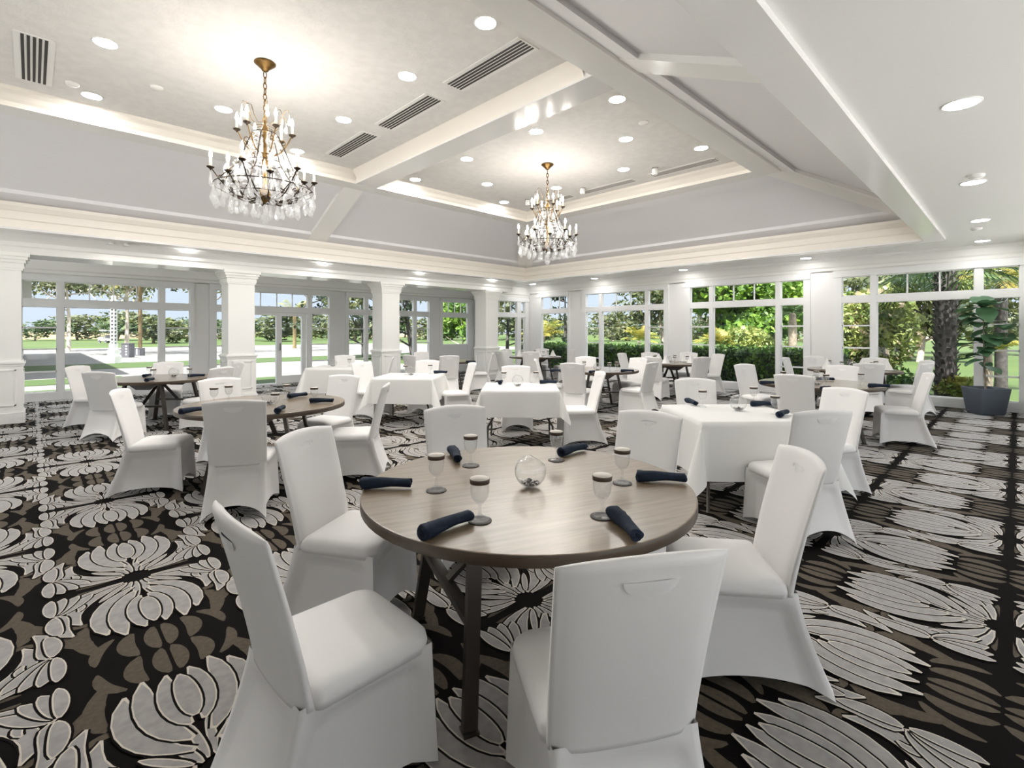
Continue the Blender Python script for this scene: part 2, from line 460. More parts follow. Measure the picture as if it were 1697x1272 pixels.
LT, LTZ, LLZ, LM = 2.555, 2.16, 2.005, (1.562,1.10,.618)
def tri(s): return [(s+.16,s+.70,'side'), (s+.81,s+2.50,'mid'), (s+2.62,s+3.14,'side')]
window(to_left, -.31, 2.91, tri(-.31), LT, LTZ, LLZ, LM, 4, 'tall three-part window nearest the left column')
window(to_left, 3.25, 6.49, tri(3.25), LT, LTZ, LLZ, LM, 4, 'three-part window holding the glass door', skip_mid=True)
window(to_left, 6.90, 10.05, tri(6.85), LT, LTZ, LLZ, LM, 4, 'three-part window behind the third column')
window(to_left, 10.45, 12.05, [(10.57,11.72,'mid')], LT, LTZ, LLZ, LM, 4, 'window with a raised sill near the far corner', bottom=1.0)
window(to_end, 10.95, 12.80, [(11.1,12.2,'mid'),(12.40,12.60,'side')], 2.53, 2.13, 1.98, (1.55,1.08,.6), 4, 'narrow window beside the far corner column')
RT, RTZ, RLZ, RM = 2.675, 2.25, 2.11, (1.605,1.12,.64)
def trir(s): return [(s+.14,s+.63,'side'), (s+.74,s+2.25,'mid'), (s+2.36,s+2.88,'side')]
window(to_right, 10.40, 11.82, [(10.48,11.65,'mid')], RT, RTZ, RLZ, RM, 3, 'single window beside the far corner')
for s, lab in ((6.84,'three-part window looking on the fairway and small palm'),(3.32,'three-part window looking on the hedge'),(-.17,'three-part window behind the potted tree')):
    window(to_right, s, s+3.04, trir(s), RT, RTZ, RLZ, RM, 3, lab)
# solid parts of the left wall
for a, b in ((U0,-.31),(2.91,3.25),(6.49,6.90),(10.05,10.45),(12.05,U1+.1)):
    bx(wl, to_left, a, b, 0, .2, 0, 3.16)
bx(wl, to_left, U0, U1+.1, 0, .2, LT+.13, 3.16)

struct(wl.obj('wall_left', WALL), 'white wall with the driveway windows', 'wall')
w2 = MB()
bx(w2, to_end, 12.80, U1+.1, 0, .16, 0, 3.12); bx(w2, to_end, 10.95, U1+.1, 0, .16, 2.66, 3.12)
w2.add([(10.95,12.3,0),(12.05,V1,0),(12.05,V1,3.12),(10.95,12.3,3.12),(11.07,12.3,0),(12.17,V1,0),(12.17,V1,3.12),(11.07,12.3,3.12)],
       [(0,1,2,3),(4,5,6,7),(0,3,7,4),(1,2,6,5)])
struct(w2.obj('wall_end', WALL), 'short white wall at the far corner', 'wall')
for a, b in ((11.82,12.46),(9.88,10.40),(6.36,6.84),(2.87,3.32),(V0,-.17)):
    bx(wr, to_right, a, b, 0, .2, 0, 3.12)
bx(wr, to_right, V0, 12.46, 0, .2, RT+.13, 3.12)
struct(wr.obj('wall_right', WALL), 'white wall with the garden windows', 'wall')
# unseen walls behind and beside the viewpoint; their windows are added for daylight
def to_back(s_, n, z): return (s_, V0-n, z)
def to_side(s_, n, z): return (U0-n, s_, z)
for mp, a0, a1, nm, lab in ((to_back,-.6,U1,'wall_back','unseen white wall behind the viewpoint with windows added for daylight'),(to_side,3.0,V1,'wall_side','unseen white wall beyond the left columns with windows added for daylight')):
    q = MB(); nw = 4 if mp is to_back else 3; bx(q, mp, -4.9, a1, 0, .2, 2.72, 3.16); bx(q, mp, -4.9, a0, 0, .2, 0, 2.72); step = (a1-a0)/nw
    for i in range(nw+1):
        c0 = a0+i*step; bx(q, mp, max(a0,c0-.2), min(a1,c0+.2), 0, .2, 0, 2.72)
    struct(q.obj(nm, WALL), lab, 'wall')
    for i in range(nw):
        p0, p1 = a0+i*step+.2, a0+(i+1)*step-.2; m3 = (p1-p0-.4)/3
        window(mp, p0, p1, [(p0+.1+k*(m3+.1), p0+.1+k*(m3+.1)+m3, 'mid') for k in range(3)], 2.59, 2.15, 2.0, (), 1, 'unseen three-light window added for daylight in the '+nm[5:]+' wall of the hall', head=.13)
# pier at the end of the garden wall
p = MB(); p.box((11.86,-1.0,0), (U1,-.10,SOF)); p.box((11.84,-1.0,0), (U1,-.08,.16))
struct(p.obj('wall_pier', TRIM), 'white pier beside the potted tree', 'wall')
# crown mouldings under the soffit
def crown(name, mp, s0, s1, z0, label, out=.16):
    m = MB(); pr = [(0,z0),(-.02,z0+.02),(-.03,z0+.07),(-.06,z0+.10),(-.10,SOF-.07),(-out,SOF-.03),(-out,SOF)]
    m.grid([[mp(s0,n,z), mp(s1,n,z)] for n, z in pr], smooth=False)
    struct(m.obj(name, TRIM), label, 'moulding')
crown('trim_8', to_right, V0, 12.3, 2.82, 'crown moulding above the garden windows')
crown('trim_9', to_left, U0, 12.05, 2.70, 'crown moulding above the driveway windows')
crown('trim_10', to_end, 10.95, U1, 2.68, 'crown moulding above the corner window')
# beam over the columns
b = MB(); b.box((U0,11.27,2.76), (11.0,11.95,SOF))
b.grid([[(U0,11.27+n,z),(11.0,11.27+n,z)] for n, z in ((0,2.84),(-.02,2.86),(-.03,2.92),(-.08,2.98),(-.12,3.04),(-.12,SOF))], smooth=False)
b.box((U0,11.25,2.73), (11.0,11.97,2.765))
struct(b.obj('trim_11', GLOSS), 'white beam carried by the row of columns', 'beam')
# columns with panelled base, chair rail, capital
def column(cx, label):
    r = MB(); cy = 11.52; h = .25
    def sq(e, z0, z1): r.box((cx-h-e,cy-h-e,z0), (cx+h+e,cy+h+e,z1))
    sq(0,0,2.74); sq(.045,0,.17); sq(.03,.17,.20); sq(.022,.2,.92); sq(.05,.955,.985); sq(.035,.92,.955); sq(.025,.985,1.01)
    for z, q in ((2.46,.018),(2.49,.03),(2.58,.05),(2.63,.075),(2.68,.10)): sq(q, z, z+(.03 if z < 2.48 else .10 if z < 2.5 else .06))
    # raised panel mouldings on the base, on all four sides
    for s in (-1, 1):
        y = cy+s*(h+.022)
        for a, b_ in (((cx-.19,.28),(cx+.19,.30)),((cx-.19,.84),(cx+.19,.86)),((cx-.19,.28),(cx-.17,.86)),((cx+.17,.28),(cx+.19,.86))):
            r.box((a[0],min(y,y+s*.012),a[1]), (b_[0],max(y,y+s*.012),b_[1]))
        x = cx+s*(h+.022)
        for a, b_ in (((cy-.19,.28),(cy+.19,.30)),((cy-.19,.84),(cy+.19,.86)),((cy-.19,.28),(cy-.17,.86)),((cy+.17,.28),(cy+.19,.86))):
            r.box((min(x,x+s*.012),a[0],a[1]), (max(x,x+s*.012),b_[0],b_[1]))
    struct(r.obj('column', TRIM), label, 'column')
column(-.37, 'square white column cut by the left edge of the photo')
column(3.13, 'square white column between the first two driveway windows')
column(6.63, 'square white column behind the white-cloth tables')
column(10.13, 'square white column nearest the far corner')
# the glass door in the second window
d = MB()
def db(s0, s1, z0, z1, n0=-.05, n1=.06): bx(d, to_left, s0, s1, n0, n1, z0, z1)
db(4.88,5.02,0,2.0); db(5.58,5.69,0,2.0); db(5.02,5.58,1.91,2.0); db(5.02,5.58,.02,.24); db(4.06,4.88,1.93,2.0); db(4.06,4.88,0,.04)
o = struct(d.obj('door_1', FRAMEW), 'white-framed glass door to the driveway', 'door')
g = MB(); g.add([to_left(4.06,.02,.04),to_left(4.88,.02,.04),to_left(4.88,.02,1.93),to_left(4.06,.02,1.93)], [(0,1,2,3)])
g.add([to_left(5.02,.02,.24),to_left(5.58,.02,.24),to_left(5.58,.02,1.91),to_left(5.02,.02,1.91)], [(0,1,2,3)]); g.obj('glass_pane', PANE, o)
g = MB(); g.bar(to_left(4.96,-.10,.95), to_left(4.96,-.10,1.15), .02, .02); g.bar(to_left(4.96,-.10,.97), to_left(4.96,-.04,.97), .015, .015); g.bar(to_left(4.96,-.10,1.13), to_left(4.96,-.04,1.13), .015, .015)
g.obj('door_handle', CHROME, o)
# baseboards
t = MB()
for a, b_ in ((2.91,3.25),(6.49,6.90),(10.05,12.05)): bx(t, to_left, a, b_, -.02, 0, 0, .14)
struct(t.obj('baseboard_left', TRIM), 'white baseboard under the driveway windows', 'baseboard')
t = MB()
for a, b_ in ((11.82,12.3),(9.88,10.40),(6.36,6.84),(2.87,3.32)): bx(t, to_right, a, b_, -.02, 0, 0, .14)
struct(t.obj('baseboard_right', TRIM), 'white baseboard between the garden windows', 'baseboard')

# ---------------------------------------------------------------- ceiling fittings
def make_downlight(lens=LENS):
    r = empty('recessed_light')
    m = MB(); m.lathe([(.098,.0),(.102,-.006),(.112,-.006),(.116,.002)], 28); m.obj('trim_ring', TRIM, r)
    m = MB(); m.lathe([(.0005,-.003),(.099,-.003)], 28, smooth=False); m.obj('lens', lens, r)
    return r
DL = make_downlight()
zc = 4.48
UP = [(.55,8.25),(.55,6.64),(.55,5.02),(1.86,7.50),(3.17,8.38),(3.17,6.68),(3.17,5.02),(3.17,3.62),(1.86,4.25),
      (5.43,3.62),(5.43,5.05),(5.43,6.70),(5.43,8.31),(6.65,4.27),(6.65,7.55),(7.86,3.62),(7.86,5.10),(7.86,6.74),(7.86,8.33)]
uplab = ['left of the near chandelier by the upper crown','at the top left beside the dark vent','above the near left corner of the tray',
 'just left of the near chandelier canopy','behind the near chandelier by the beam','between the near chandelier and the middle slot vent','in front of the longest slot vent',
 'beside the beam nearest the viewpoint','overhead on the near side of the near chandelier','beyond the beam nearest the right hip','right of the slot vents beyond the beam',
 'between the far slot vents and the far chandelier','left of the far chandelier by the crown','right of the far chandelier towards the viewpoint','left of the far chandelier chain','nearest the right end of the tray','above the far chandelier canopy to its right','right behind the far chandelier chain','in the far corner of the upper ceiling']
for (x, y), lab in zip(UP, uplab):
    o = inst(DL, (x,y,zc), 0); tag(o, 'round ceiling downlight '+lab, 'ceiling light', 'downlights in the upper ceiling')
SO = [(4.76,.28),(7.36,.34),(9.94,.38),(12.20,.44),(-1.35,11.8 if False else 12.9),(2.15,12.2),(4.80,12.2),(7.44,12.2),(10.03,12.2),(12.05,11.6),(12.2,9.01),(12.2,6.15),(12.2,3.28),(2.2,.28),(-.4,.28)]
SO = [(4.76,.28),(7.36,.34),(9.94,.38),(12.20,.44),(2.15,11.82),(4.80,11.77),(7.44,11.81),(10.03,11.83),(12.30,11.6),(12.3,9.01),(12.3,6.15),(12.3,3.28)]
solab = ['largest on the flat ceiling above the viewpoint','second along the flat ceiling beside the near rim','third along the flat ceiling beside the near rim','at the end of the flat ceiling above the potted tree',
 'above the first driveway window','above the glass door','above the white-cloth tables by the column','above the far round tables','in the far corner of the soffit','above the single corner window','above the fairway window','above the hedge window']
DLD = make_downlight(LENSD)
# those over the column row sit in the soffit strip in front of the beam
for i, ((x, y), lab) in enumerate(zip(SO, solab)):
    if 4 <= i <= 7: y = 11.10
    o = inst(DLD, (x,y,SOF-.001), 0); tag(o, 'recessed downlight '+lab, 'ceiling light', 'downlights in the lower soffit')
def make_vent(n, ln, dark, name='slot_vent'):
    r = empty(name); W = .045*n+.05
    m = MB(); m.box((-W/2-.02,-ln/2-.02,-.008), (W/2+.02,ln/2+.02,.004))
    m.obj('frame', TRIM, r)
    m = MB()
    for i in range(n):
        x = -W/2+.025+.045*(i+.5); m.box((x-.013,-ln/2,-.0115), (x+.013,ln/2,-.007))
    m.obj('slots', dark, r); return r
VT = make_vent(5, 1.25, SLOT)
for (x, y), lab in zip([(3.71,4.2),(3.71,5.86),(3.70,7.50),(4.96,4.22),(4.94,5.88),(4.92,7.52),(.02,7.62)],
    ['longest slot vent at the top before the beam','middle slot vent before the beam','slot vent before the beam nearest the slope','slot vent beyond the beam reflecting chandelier lights','middle slot vent beyond the beam','slot vent beyond the beam nearest the slope','dark slot vent in the top left corner']):
    o = inst(VT, (x,y,zc), 0); tag(o, lab, 'air vent', 'linear slot vents')
VG = make_vent(4, 1.25, SLOTG)
for (x, y), lab in zip([(8.55,5.94),(8.56,4.28),(8.55,7.5)], ['pale grey vent right of the far chandelier chain','pale grey vent nearest the right end of the upper ceiling','pale grey vent hidden behind the far chandelier']):
    o = inst(VG, (x,y,zc), 0); tag(o, lab, 'air vent', 'pale vents by the crown')
def make_spot():
    r = empty('ceiling_speaker')
    m = MB(); m.lathe([(.0005,0),(.06,0),(.06,-.015),(.0005,-.015)], 20); m.obj('mount_plate', SLOTG, r)
    m = MB(); m.lathe([(.0005,-.015),(.045,-.015),(.05,-.03),(.05,-.12),(.04,-.13),(.0005,-.13)], 20); m.obj('body', TRIM, r); return r
SP = make_spot()
for (x, y), lab in zip([(8.25,6.35),(8.2,4.65),(8.1,7.8)], ['small white can fixture left of the middle pale vent','small white can fixture left of the end pale vent','small white can fixture behind the far chandelier']):
    o = inst(SP, (x,y,zc), 0); tag(o, lab, 'fixture', 'white can fixtures')
def make_det(r0, name):
    m = MB(); m.lathe([(r0,0),(r0,-.012),(r0*.8,-.03),(.0005,-.034)], 20); return m.obj(name, TRIM)
sd = make_det(.07, 'smoke_detector')
for i, ((x, y, z), lab) in enumerate(zip([(7.04,.30,SOF),(10.65,.45,SOF),(6.3,3.75,zc),(1.1,7.4,zc),(.35,8.0,zc)],
        ['white disc detector beside the second near downlight','white disc detector beside the third near downlight','small white ceiling disc beyond the reflecting vent','small sprinkler disc between the two left downlights','flat white disc beside the dark corner vent'])):
    o = sd if i == 0 else dup(sd); o.location = (x,y,z); tag(o, lab, 'detector', 'ceiling discs')
# twin-head emergency light
e = empty('emergency_light', (1.1,11.12,SOF))
m = MB(); m.box((-.13,-.045,-.05), (.13,.045,0)); m.obj('housing', TRIM, e)
for s in (-1,1):
    m = MB(); m.lathe([(.02,-.05),(.03,-.06),(.055,-.10),(.05,-.105),(.0005,-.10)], 16, (s*.11,-.02,0)); m.obj('lamp_head', TRIM, e)
tag(e, 'white twin-head emergency light under the soffit by the first driveway window', 'emergency light')

# ---------------------------------------------------------------- chandeliers
def make_chandelier():
    R = empty('chandelier')                       # origin at the ceiling
    m = MB(); m.lathe([(.0005,0),(.105,0),(.112,-.012),(.095,-.025),(.07,-.05),(.045,-.07),(.03,-.095),(.0005,-.10)], 28); m.obj('canopy', BRASS, R)
    m = MB()
    for i in range(9):                              # chain links
        z = -.10-i*.062; a = (i % 2)*PI/2
        pts = [(math.cos(a)*.017*math.cos(t), math.sin(a)*.017*math.cos(t), z-.038+.040*math.sin(t)) for t in np.linspace(0, 2*PI, 13)]
        m.tube(pts, .0055, 6)
    m.obj('chain', BRASS, R)
    m = MB(); m.lathe([(.0005,-.64),(.02,-.65),(.012,-.70),(.035,-.74),(.05,-.79),(.02,-.84),(.016,-1.0),(.045,-1.06),(.03,-1.12),(.018,-1.2),(.02,-1.38),(.055,-1.45),(.06,-1.50),(.03,-1.55),(.0005,-1.58)], 18); m.obj('stem', BRASS, R)
    # crystal drops share a few meshes
    def drop_mesh(L_, w):
        q = MB(); q.lathe([(.0005,0),(w*.35,-.01),(w*.3,-.02),(w*.45,-L_*.35),(w,-L_*.7),(w*.8,-L_*.88),(.0005,-L_)], 7, smooth=False); return q
    big = None; 
    proto = {}
    def drop(p, L_, w, par):
        key = (round(L_,3), round(w,3))
        if key not in proto:
            o = drop_mesh(L_, w).obj('crystal_drop', CRYST, par); proto[key] = o
        else:
            o = proto[key].copy(); COL.objects.link(o); o.parent = par
        o.location = p; o.rotation_euler = (0,0,random.random()*3); return o
    rnd = random.Random(3)
    sleeve = MB(); sleeve.lathe([(.0005,0),(.014,0),(.0125,.10),(.0005,.10)], 10)
    flame = MB(); flame.lathe([(.008,0),(.015,.016),(.017,.032),(.012,.056),(.0005,.09)], 10)
    bobe = MB(); bobe.lathe([(.004,-.035),(.012,-.02),(.035,-.006),(.04,.004),(.012,.0)], 12)
    so = fo = bo = None
    def arm(a, r0, z0, r1, z1, sag, par=R):
        nonlocal so, fo, bo
        ca, sa = math.cos(a), math.sin(a)
        pts = []
        for t in np.linspace(0,1,11):
            r = r0+(r1-r0)*t; z = z0+(z1-z0)*t**1.6-sag*math.sin(PI*t)
            pts.append((ca*r, sa*r, z))
        q = MB(); q.tube(pts, [.010-.004*t for t in np.linspace(0,1,11)], 6)
        q.tube([(ca*(r1-.10-.03*math.cos(t)), sa*(r1-.10-.03*math.cos(t)), z1-.10+.03*math.sin(t)) for t in np.linspace(0,5,9)], .005, 5)
        o = q.obj('arm', IRON if r1 > .4 else BRASS, par)
        p = (ca*r1, sa*r1, z1)
        if so is None:
            so = sleeve.obj('candle', CANDLE, o); fo = flame.obj('bulb', BULB, o); bo = bobe.obj('candle_cup', IRON, o)
            parts = (bo, so, fo)
        else:
            parts = []
            for s_ in (bo, so, fo):
                k = s_.copy(); COL.objects.link(k); k.parent = o; parts.append(k)
        for k, dz in zip(parts, (0,.0,.10)): k.location = (p[0],p[1],p[2]+dz)
        return p
    n = 12
    for i in range(n):
        a = 2*PI*i/n+.13; z = -1.26 if i % 2 else -1.33; r = .52 if i % 2 else .43
        p = arm(a, .05, -1.50, r, z, .10)
        drop((p[0],p[1],p[2]-.04), .17, .024, R)
    for i in range(6):
        arm(2*PI*i/6+.4, .04, -1.02, .28, -.78, .05)
    # upper scroll wires with hanging drops
    q = MB()
    for i in range(6):
        a = 2*PI*i/6+.1; ca, sa = math.cos(a), math.sin(a)
        pr = [(.02,-.70),(.10,-.73),(.16,-.69),(.19,-.60),(.22,-.53),(.26,-.53),(.27,-.57)]
        q.tube([(ca*r, sa*r, z) for r, z in pr], .0035, 5)
        if i % 2 == 0:
            pr = [(.02,-.66),(.08,-.66),(.12,-.58),(.15,-.47),(.19,-.45),(.215,-.49)]
            q.tube([(ca*r, sa*r, z) for r, z in pr], .0035, 5)
            drop((ca*.215, sa*.215, -.49), .14, .02, R)
        drop((ca*.27, sa*.27, -.57), .14, .02, R)
    q.obj('scroll_wires', BRASS, R)
    # rings that carry the crystal garlands
    q = MB()
    for r, z in ((.13,-.80),(.50,-1.42),(.34,-1.50),(.18,-1.12)):
        q.tube([(r*math.cos(t), r*math.sin(t), z) for t in np.linspace(0, 2*PI, 33)], .006, 5)
    for i in range(8):
        a = 2*PI*i/8; ca, sa = math.cos(a), math.sin(a)
        q.tube([(ca*r, sa*r, z) for r, z in ((.13,-.80),(.20,-.95),(.30,-1.2),(.48,-1.40),(.50,-1.42),(.34,-1.50),(.10,-1.55))], .006, 5)
    q.obj('frame_rings', IRON, R)
    for i in range(24): a = 2*PI*i/24; drop((.50*math.cos(a), .50*math.sin(a), -1.43), .23 if i % 2 else .18, .036, R)
    for i in range(16): a = 2*PI*i/16+.1; drop((.34*math.cos(a), .34*math.sin(a), -1.51), .18, .032, R)
    for i in range(10): a = 2*PI*i/10; drop((.14*math.cos(a), .14*math.sin(a), -.81), .15, .028, R)
    for i in range(10): a = 2*PI*i/10+.2; drop((.20*math.cos(a), .20*math.sin(a), -1.02), .15, .027, R)
    for i in range(9): a = 2*PI*i/9; drop((.27*math.cos(a), .27*math.sin(a), -1.16), .16, .028, R)
    q = MB(); rn = random.Random(8)
    for k in range(16):
        a = 2*PI*k/16+.05
        for (r0,z0,r1,z1,sg) in ((.13,-.80,.30,-1.16,.05),(.30,-1.16,.50,-1.42,.05),(.18,-1.12,.34,-1.5,.03),(.12,-.82,.17,-1.12,.03)):
            for t in np.linspace(.04,.96,7):
                rr = r0+(r1-r0)*t; z = z0+(z1-z0)*t-sg*math.sin(PI*t); b_ = .011+.004*rn.random(); aa = a+.05*math.sin(PI*t)
                q.lathe([(.0004,b_),(b_,0),(.0004,-b_*1.3)], 5, (rr*math.cos(aa), rr*math.sin(aa), z), smooth=False)
    tag(q.obj('crystal_garlands', CRYST, R), kind='stuff')
    q = MB(); q.lathe([(.0005,-1.58),(.02,-1.60),(.012,-1.66),(.045,-1.72),(.05,-1.76),(.03,-1.80),(.0005,-1.81)], 10, smooth=False); q.obj('finial_ball', CRYST, R)
    return R
CH = make_chandelier()
o = inst(CH, (1.87,5.88,zc), .2); tag(o, 'large crystal candle chandelier nearest the viewpoint, left of the beam', 'chandelier', 'crystal chandeliers')
o = inst(CH, (6.64,5.90,zc), .7); tag(o, 'crystal candle chandelier beyond the ceiling beam, farther off', 'chandelier', 'crystal chandeliers')

# ---------------------------------------------------------------- chairs
def make_chair():
    R = empty('banquet_chair')
    # backrest, bowed and leaning
    m = MB(); NX, NZ = 34, 36
    def bp(t, s, k):
        w = .210+.018*s; z = .395+.525*s+.022*(1-t*t)*s*s
        y = -.185-.125*s**1.2-.034*(1-t*t)*(.35+.65*s)
        th = (.060-.026*s)*.5*max(.30, (1-abs(t)**8))
        th *= (.45 if s > .985 else 1)
        return (t*w, y+k*th, z)
    fr = [[bp(-1+2*i/NX, j/NZ if j < NZ else 1.0, 1) for i in range(NX+1)] for j in range(NZ+1)]
    bk = [[bp(-1+2*i/NX, j/NZ, -1) for i in range(NX+1)] for j in range(NZ+1)]
    def open_cell(i, j):        # cells left out behind the half-moon grip
        if not (0 < i < NX-1 and 0 < j < NZ-1): return False
        ps = [fr[j][i], fr[j][i+1], fr[j+1][i], fr[j+1][i+1]]
        return all(.846 < p[2] < .884 and abs(p[0]) < .066*math.sqrt(max(0, 1-((.885-p[2])/.045)**2)) for p in ps)
    for gr in (fr, bk):
        for j in range(NZ):
            for i in range(NX):
                if not open_cell(i, j): m.add([gr[j][i],gr[j][i+1],gr[j+1][i+1],gr[j+1][i]], [(0,1,2,3)], 0, True)
    for j in range(NZ):
        m.add([fr[j][0],fr[j+1][0],bk[j+1][0],bk[j][0]], [(0,1,2,3)], 0, True)
        m.add([fr[j][-1],fr[j+1][-1],bk[j+1][-1],bk[j][-1]], [(0,1,2,3)], 0, True)
    for i in range(NX):
        m.add([fr[-1][i],fr[-1][i+1],bk[-1][i+1],bk[-1][i]], [(0,1,2,3)], 0, True)
        m.add([fr[0][i],fr[0][i+1],bk[0][i+1],bk[0][i]], [(0,1,2,3)], 0, True)
    back = m.obj('backrest', CHAIRW, R, fix=True)
    # half-moon grip, fabric stretched over the opening, seen from front and rear
    m = MB()
    for k in (-1, 1):
        rows = []
        for j in range(5):
            q = j/4; zz = .885-.045*q; half = .072*math.sqrt(max(0,1-q*q))+.0005
            s = (zz-.395)/.535
            row = []
            for i in range(11):
                t = (-1+2*i/10)*half/(.210+.018*s); p = bp(t, s, k); row.append((p[0], p[1]+k*.0022, zz-.003*(1-t*t)))
            rows.append(row)
        m.grid(rows)
    h = m.obj('handle_opening', CHAIRH, back); h['label'] = 'half-moon grip paled to suggest light shining through'
    # seat cushion
    m = MB(); n = 40
    def outline(e, z):
        hw, y0, y1, r = .220+e, -.175-e, .235+e, .07
        pts = []
        for cx, cy, a0, rr in ((hw,y1,0,r),(-hw,y1,90,r),(-hw,y0,180,.03),(hw,y0,270,.03)):
            for q in range(9):
                a = math.radians(a0+90*q/8)
                pts.append((cx-math.copysign(rr,cx)+rr*math.cos(a), cy-math.copysign(rr,cy)+rr*math.sin(a), z))
        return pts
    rows = [outline(-.03,.385), outline(0,.39), outline(.004,.415), outline(0,.437), outline(-.012,.452), outline(-.035,.461), outline(-.08,.467), outline(-.14,.470)]
    m.grid(rows, wrap=True); m.add(rows[-1], [tuple(range(len(rows[-1])))], 0, True)
    m.obj('seat', CHAIRW, R, fix=True)
    # stretch skirt down to the four feet
    m = MB()
    top = [(.218,.228),(-.218,.228),(-.205,-.215),(.205,-.215)]
    ft = [(.232,.245),(-.232,.245),(-.232,-.345),(.232,-.345)]
    arch = [.10,.055,.11,.055]
    for q in range(4):
        A, B = top[q], top[(q+1)%4]; FA, FB = ft[q], ft[(q+1)%4]
        out = {0:(0,1),1:(-1,0),2:(0,-1),3:(1,0)}[q]
        rows = []
        for j in range(15):
            s = j/14; row = []
            for i in range(21):
                t = i/20
                zb = .004+arch[q]*(4*t*(1-t))**.75
                z = .412+(zb-.412)*s
                k = s**1.25 if q != 0 else s
                # front corners stay plumb, rear corners sweep out
                x = (A[0]+(B[0]-A[0])*t)*(1-k)+(FA[0]+(FB[0]-FA[0])*t)*k
                y = (A[1]+(B[1]-A[1])*t)*(1-k)+(FA[1]+(FB[1]-FA[1])*t)*k
                ed = min(t, 1-t); f1 = min(1, max(0, (ed-.075)/.055)); f2 = min(1, max(0, (s-.10)/.12))
                f = f1*f1*(3-2*f1)*f2*f2*(3-2*f2)
                dep = .024*f+.020*math.sin(PI*t)*math.sin(PI*min(1,s*.9))
                if q == 2: dep *= .6
                row.append((x-out[0]*dep, y-out[1]*dep, z))
            rows.append(row)
        m.grid(rows)
    m.obj('skirt', CHAIRW, R, fix=True)
    return R
CHAIR = make_chair()
# (name of spot): back-top centre (x, y), table centre faced, description
T1, T2, T3, T4, T5 = (1.69,1.63), (1.68,5.29), (1.45,9.40), (7.95,1.95), (11.3,2.2)
T6, T7, T8, T9 = (7.78,5.62), (10.7,5.7), (10.6,9.9), (7.4,10.0)
S1, S2, S3, S4 = plan(4.41,1.98), plan(6.5,.11), plan(8.1,-1.68), plan(10.2,-3.6)
def chair(px, py, face, label, group, ring=None, turn=0):
    dx, dy = face[0]-px, face[1]-py; L_ = math.hypot(dx, dy)
    if ring: px, py = face[0]-dx/L_*ring, face[1]-dy/L_*ring
    dx, dy = dx/L_, dy/L_
    a = math.atan2(dy, dx)+turn
    o = inst(CHAIR, (px+math.cos(a)*.325, py+math.sin(a)*.325, 0), a-PI/2)
    tag(o, 'white-covered banquet chair '+label, 'chair', group); return o
g = 'chairs round the nearest wooden table'
chair(1.06,.62,T1,'nearest the viewpoint with its back turned, half-moon grip showing',g)
chair(.42,1.60,T1,'at the lower left of the nearest table, seat turned out',g)
chair(1.05,2.70,T1,'on the left of the nearest table, its plain front facing us',g)
chair(2.45,.66,T1,'on the right of the nearest table, seen edge-on',g)
chair(2.18,2.83,T1,'across the nearest table behind its bowl on the left',g)
chair(2.96,1.71,T1,'across the nearest table beside the largest white tablecloth',g)
g = 'chairs round the left wooden table'
chair(1.21,4.42,T2,'with its back to us at the left round table',g,1.16)
chair(.61,5.78,T2,'left of the left round table, seen in profile on open carpet',g,1.22)
chair(2.62,4.57,T2,'right of the left round table, seen edge-on',g,1.2)
chair(2.78,5.82,T2,'at the far right of the left round table, before the white cloth',g)
chair(1.55,6.40,T2,'facing us across the left round table',g,1.14)
g = 'chairs round the table by the first driveway window'
chair(.49,10.30,T3,'beside the leftmost window, farthest left in the room',g,1.30)
chair(.75,8.71,T3,'with its back to us at the round table by the leftmost window',g,1.16)
chair(1.75,10.55,T3,'facing us across the round table by the leftmost window',g,1.16)
chair(2.10,8.35,T3,'right of the round table by the leftmost window',g,1.18)
chair(2.62,9.55,T3,'edge-on in front of the second column',g,1.18)
g = 'chairs round the small white-cloth table by the glass door'
chair(5.30,11.0,S4,'behind the white-cloth table by the glass door',g,1.12)
chair(5.45,9.30,S4,'right of the white-cloth table by the glass door',g,1.1)
g = 'chairs round the middle-left white-cloth table'
chair(4.17,8.10,S3,'left of the middle-left white-cloth table',g)
chair(5.45,6.55,S3,'right of the middle-left white-cloth table, seen edge-on',g)
chair(5.55,7.95,S3,'behind the middle-left white-cloth table',g,1.22)
g = 'chairs round the far table by the third column'
chair(6.74,8.93,T9,'with its back to us at the far table by the third column',g)
chair(6.25,9.80,T9,'left of the far table by the third column',g,1.2)
chair(7.45,11.0,T9,'across the far table by the third column',g,1.14)
chair(8.30,9.30,T9,'right of the far table by the third column',g,1.2)
g = 'chairs round the centre white-cloth table'
chair(*plan(7.78,.06),S2,'behind the centre white-cloth table, facing us',g)
chair(*plan(6.62,1.20),S2,'right of the centre white-cloth table, in profile',g)
g = 'chairs round the table behind the centre cloth'
chair(7.03,6.64,T6,'edge-on at the left of the round table behind the centre cloth',g,1.2)
chair(6.58,5.32,T6,'with its back to us at the round table behind the centre cloth',g,1.2)
chair(8.55,6.50,T6,'facing us across the round table behind the centre cloth',g,1.18)
chair(7.81,4.50,T6,'in profile at the right of the round table behind the centre cloth',g,1.16)
chair(8.95,5.45,T6,'far right at the round table behind the centre cloth',g,1.2)
g = 'chairs round the farthest corner table'
chair(9.74,9.25,T8,'with its back to us at the farthest corner table',g,1.18)
chair(9.25,10.2,T8,'left of the farthest corner table',g,1.25)
chair(11.6,9.35,T8,'right of the farthest corner table',g,1.2)
chair(11.55,10.5,T8,'behind the farthest corner table at its right',g,1.2)
chair(10.5,11.1,T8,'behind the farthest corner table below the narrow window',g,1.15)
g = 'chairs round the table before the hedge'
chair(9.35,5.45,T7,'at the near left of the set table before the fairway window',g,1.25)
chair(10.22,4.72,T7,'with its back to us at the set table before the hedge',g,1.15)
chair(11.75,5.10,T7,'at the right of the set table before the hedge',g,1.36)
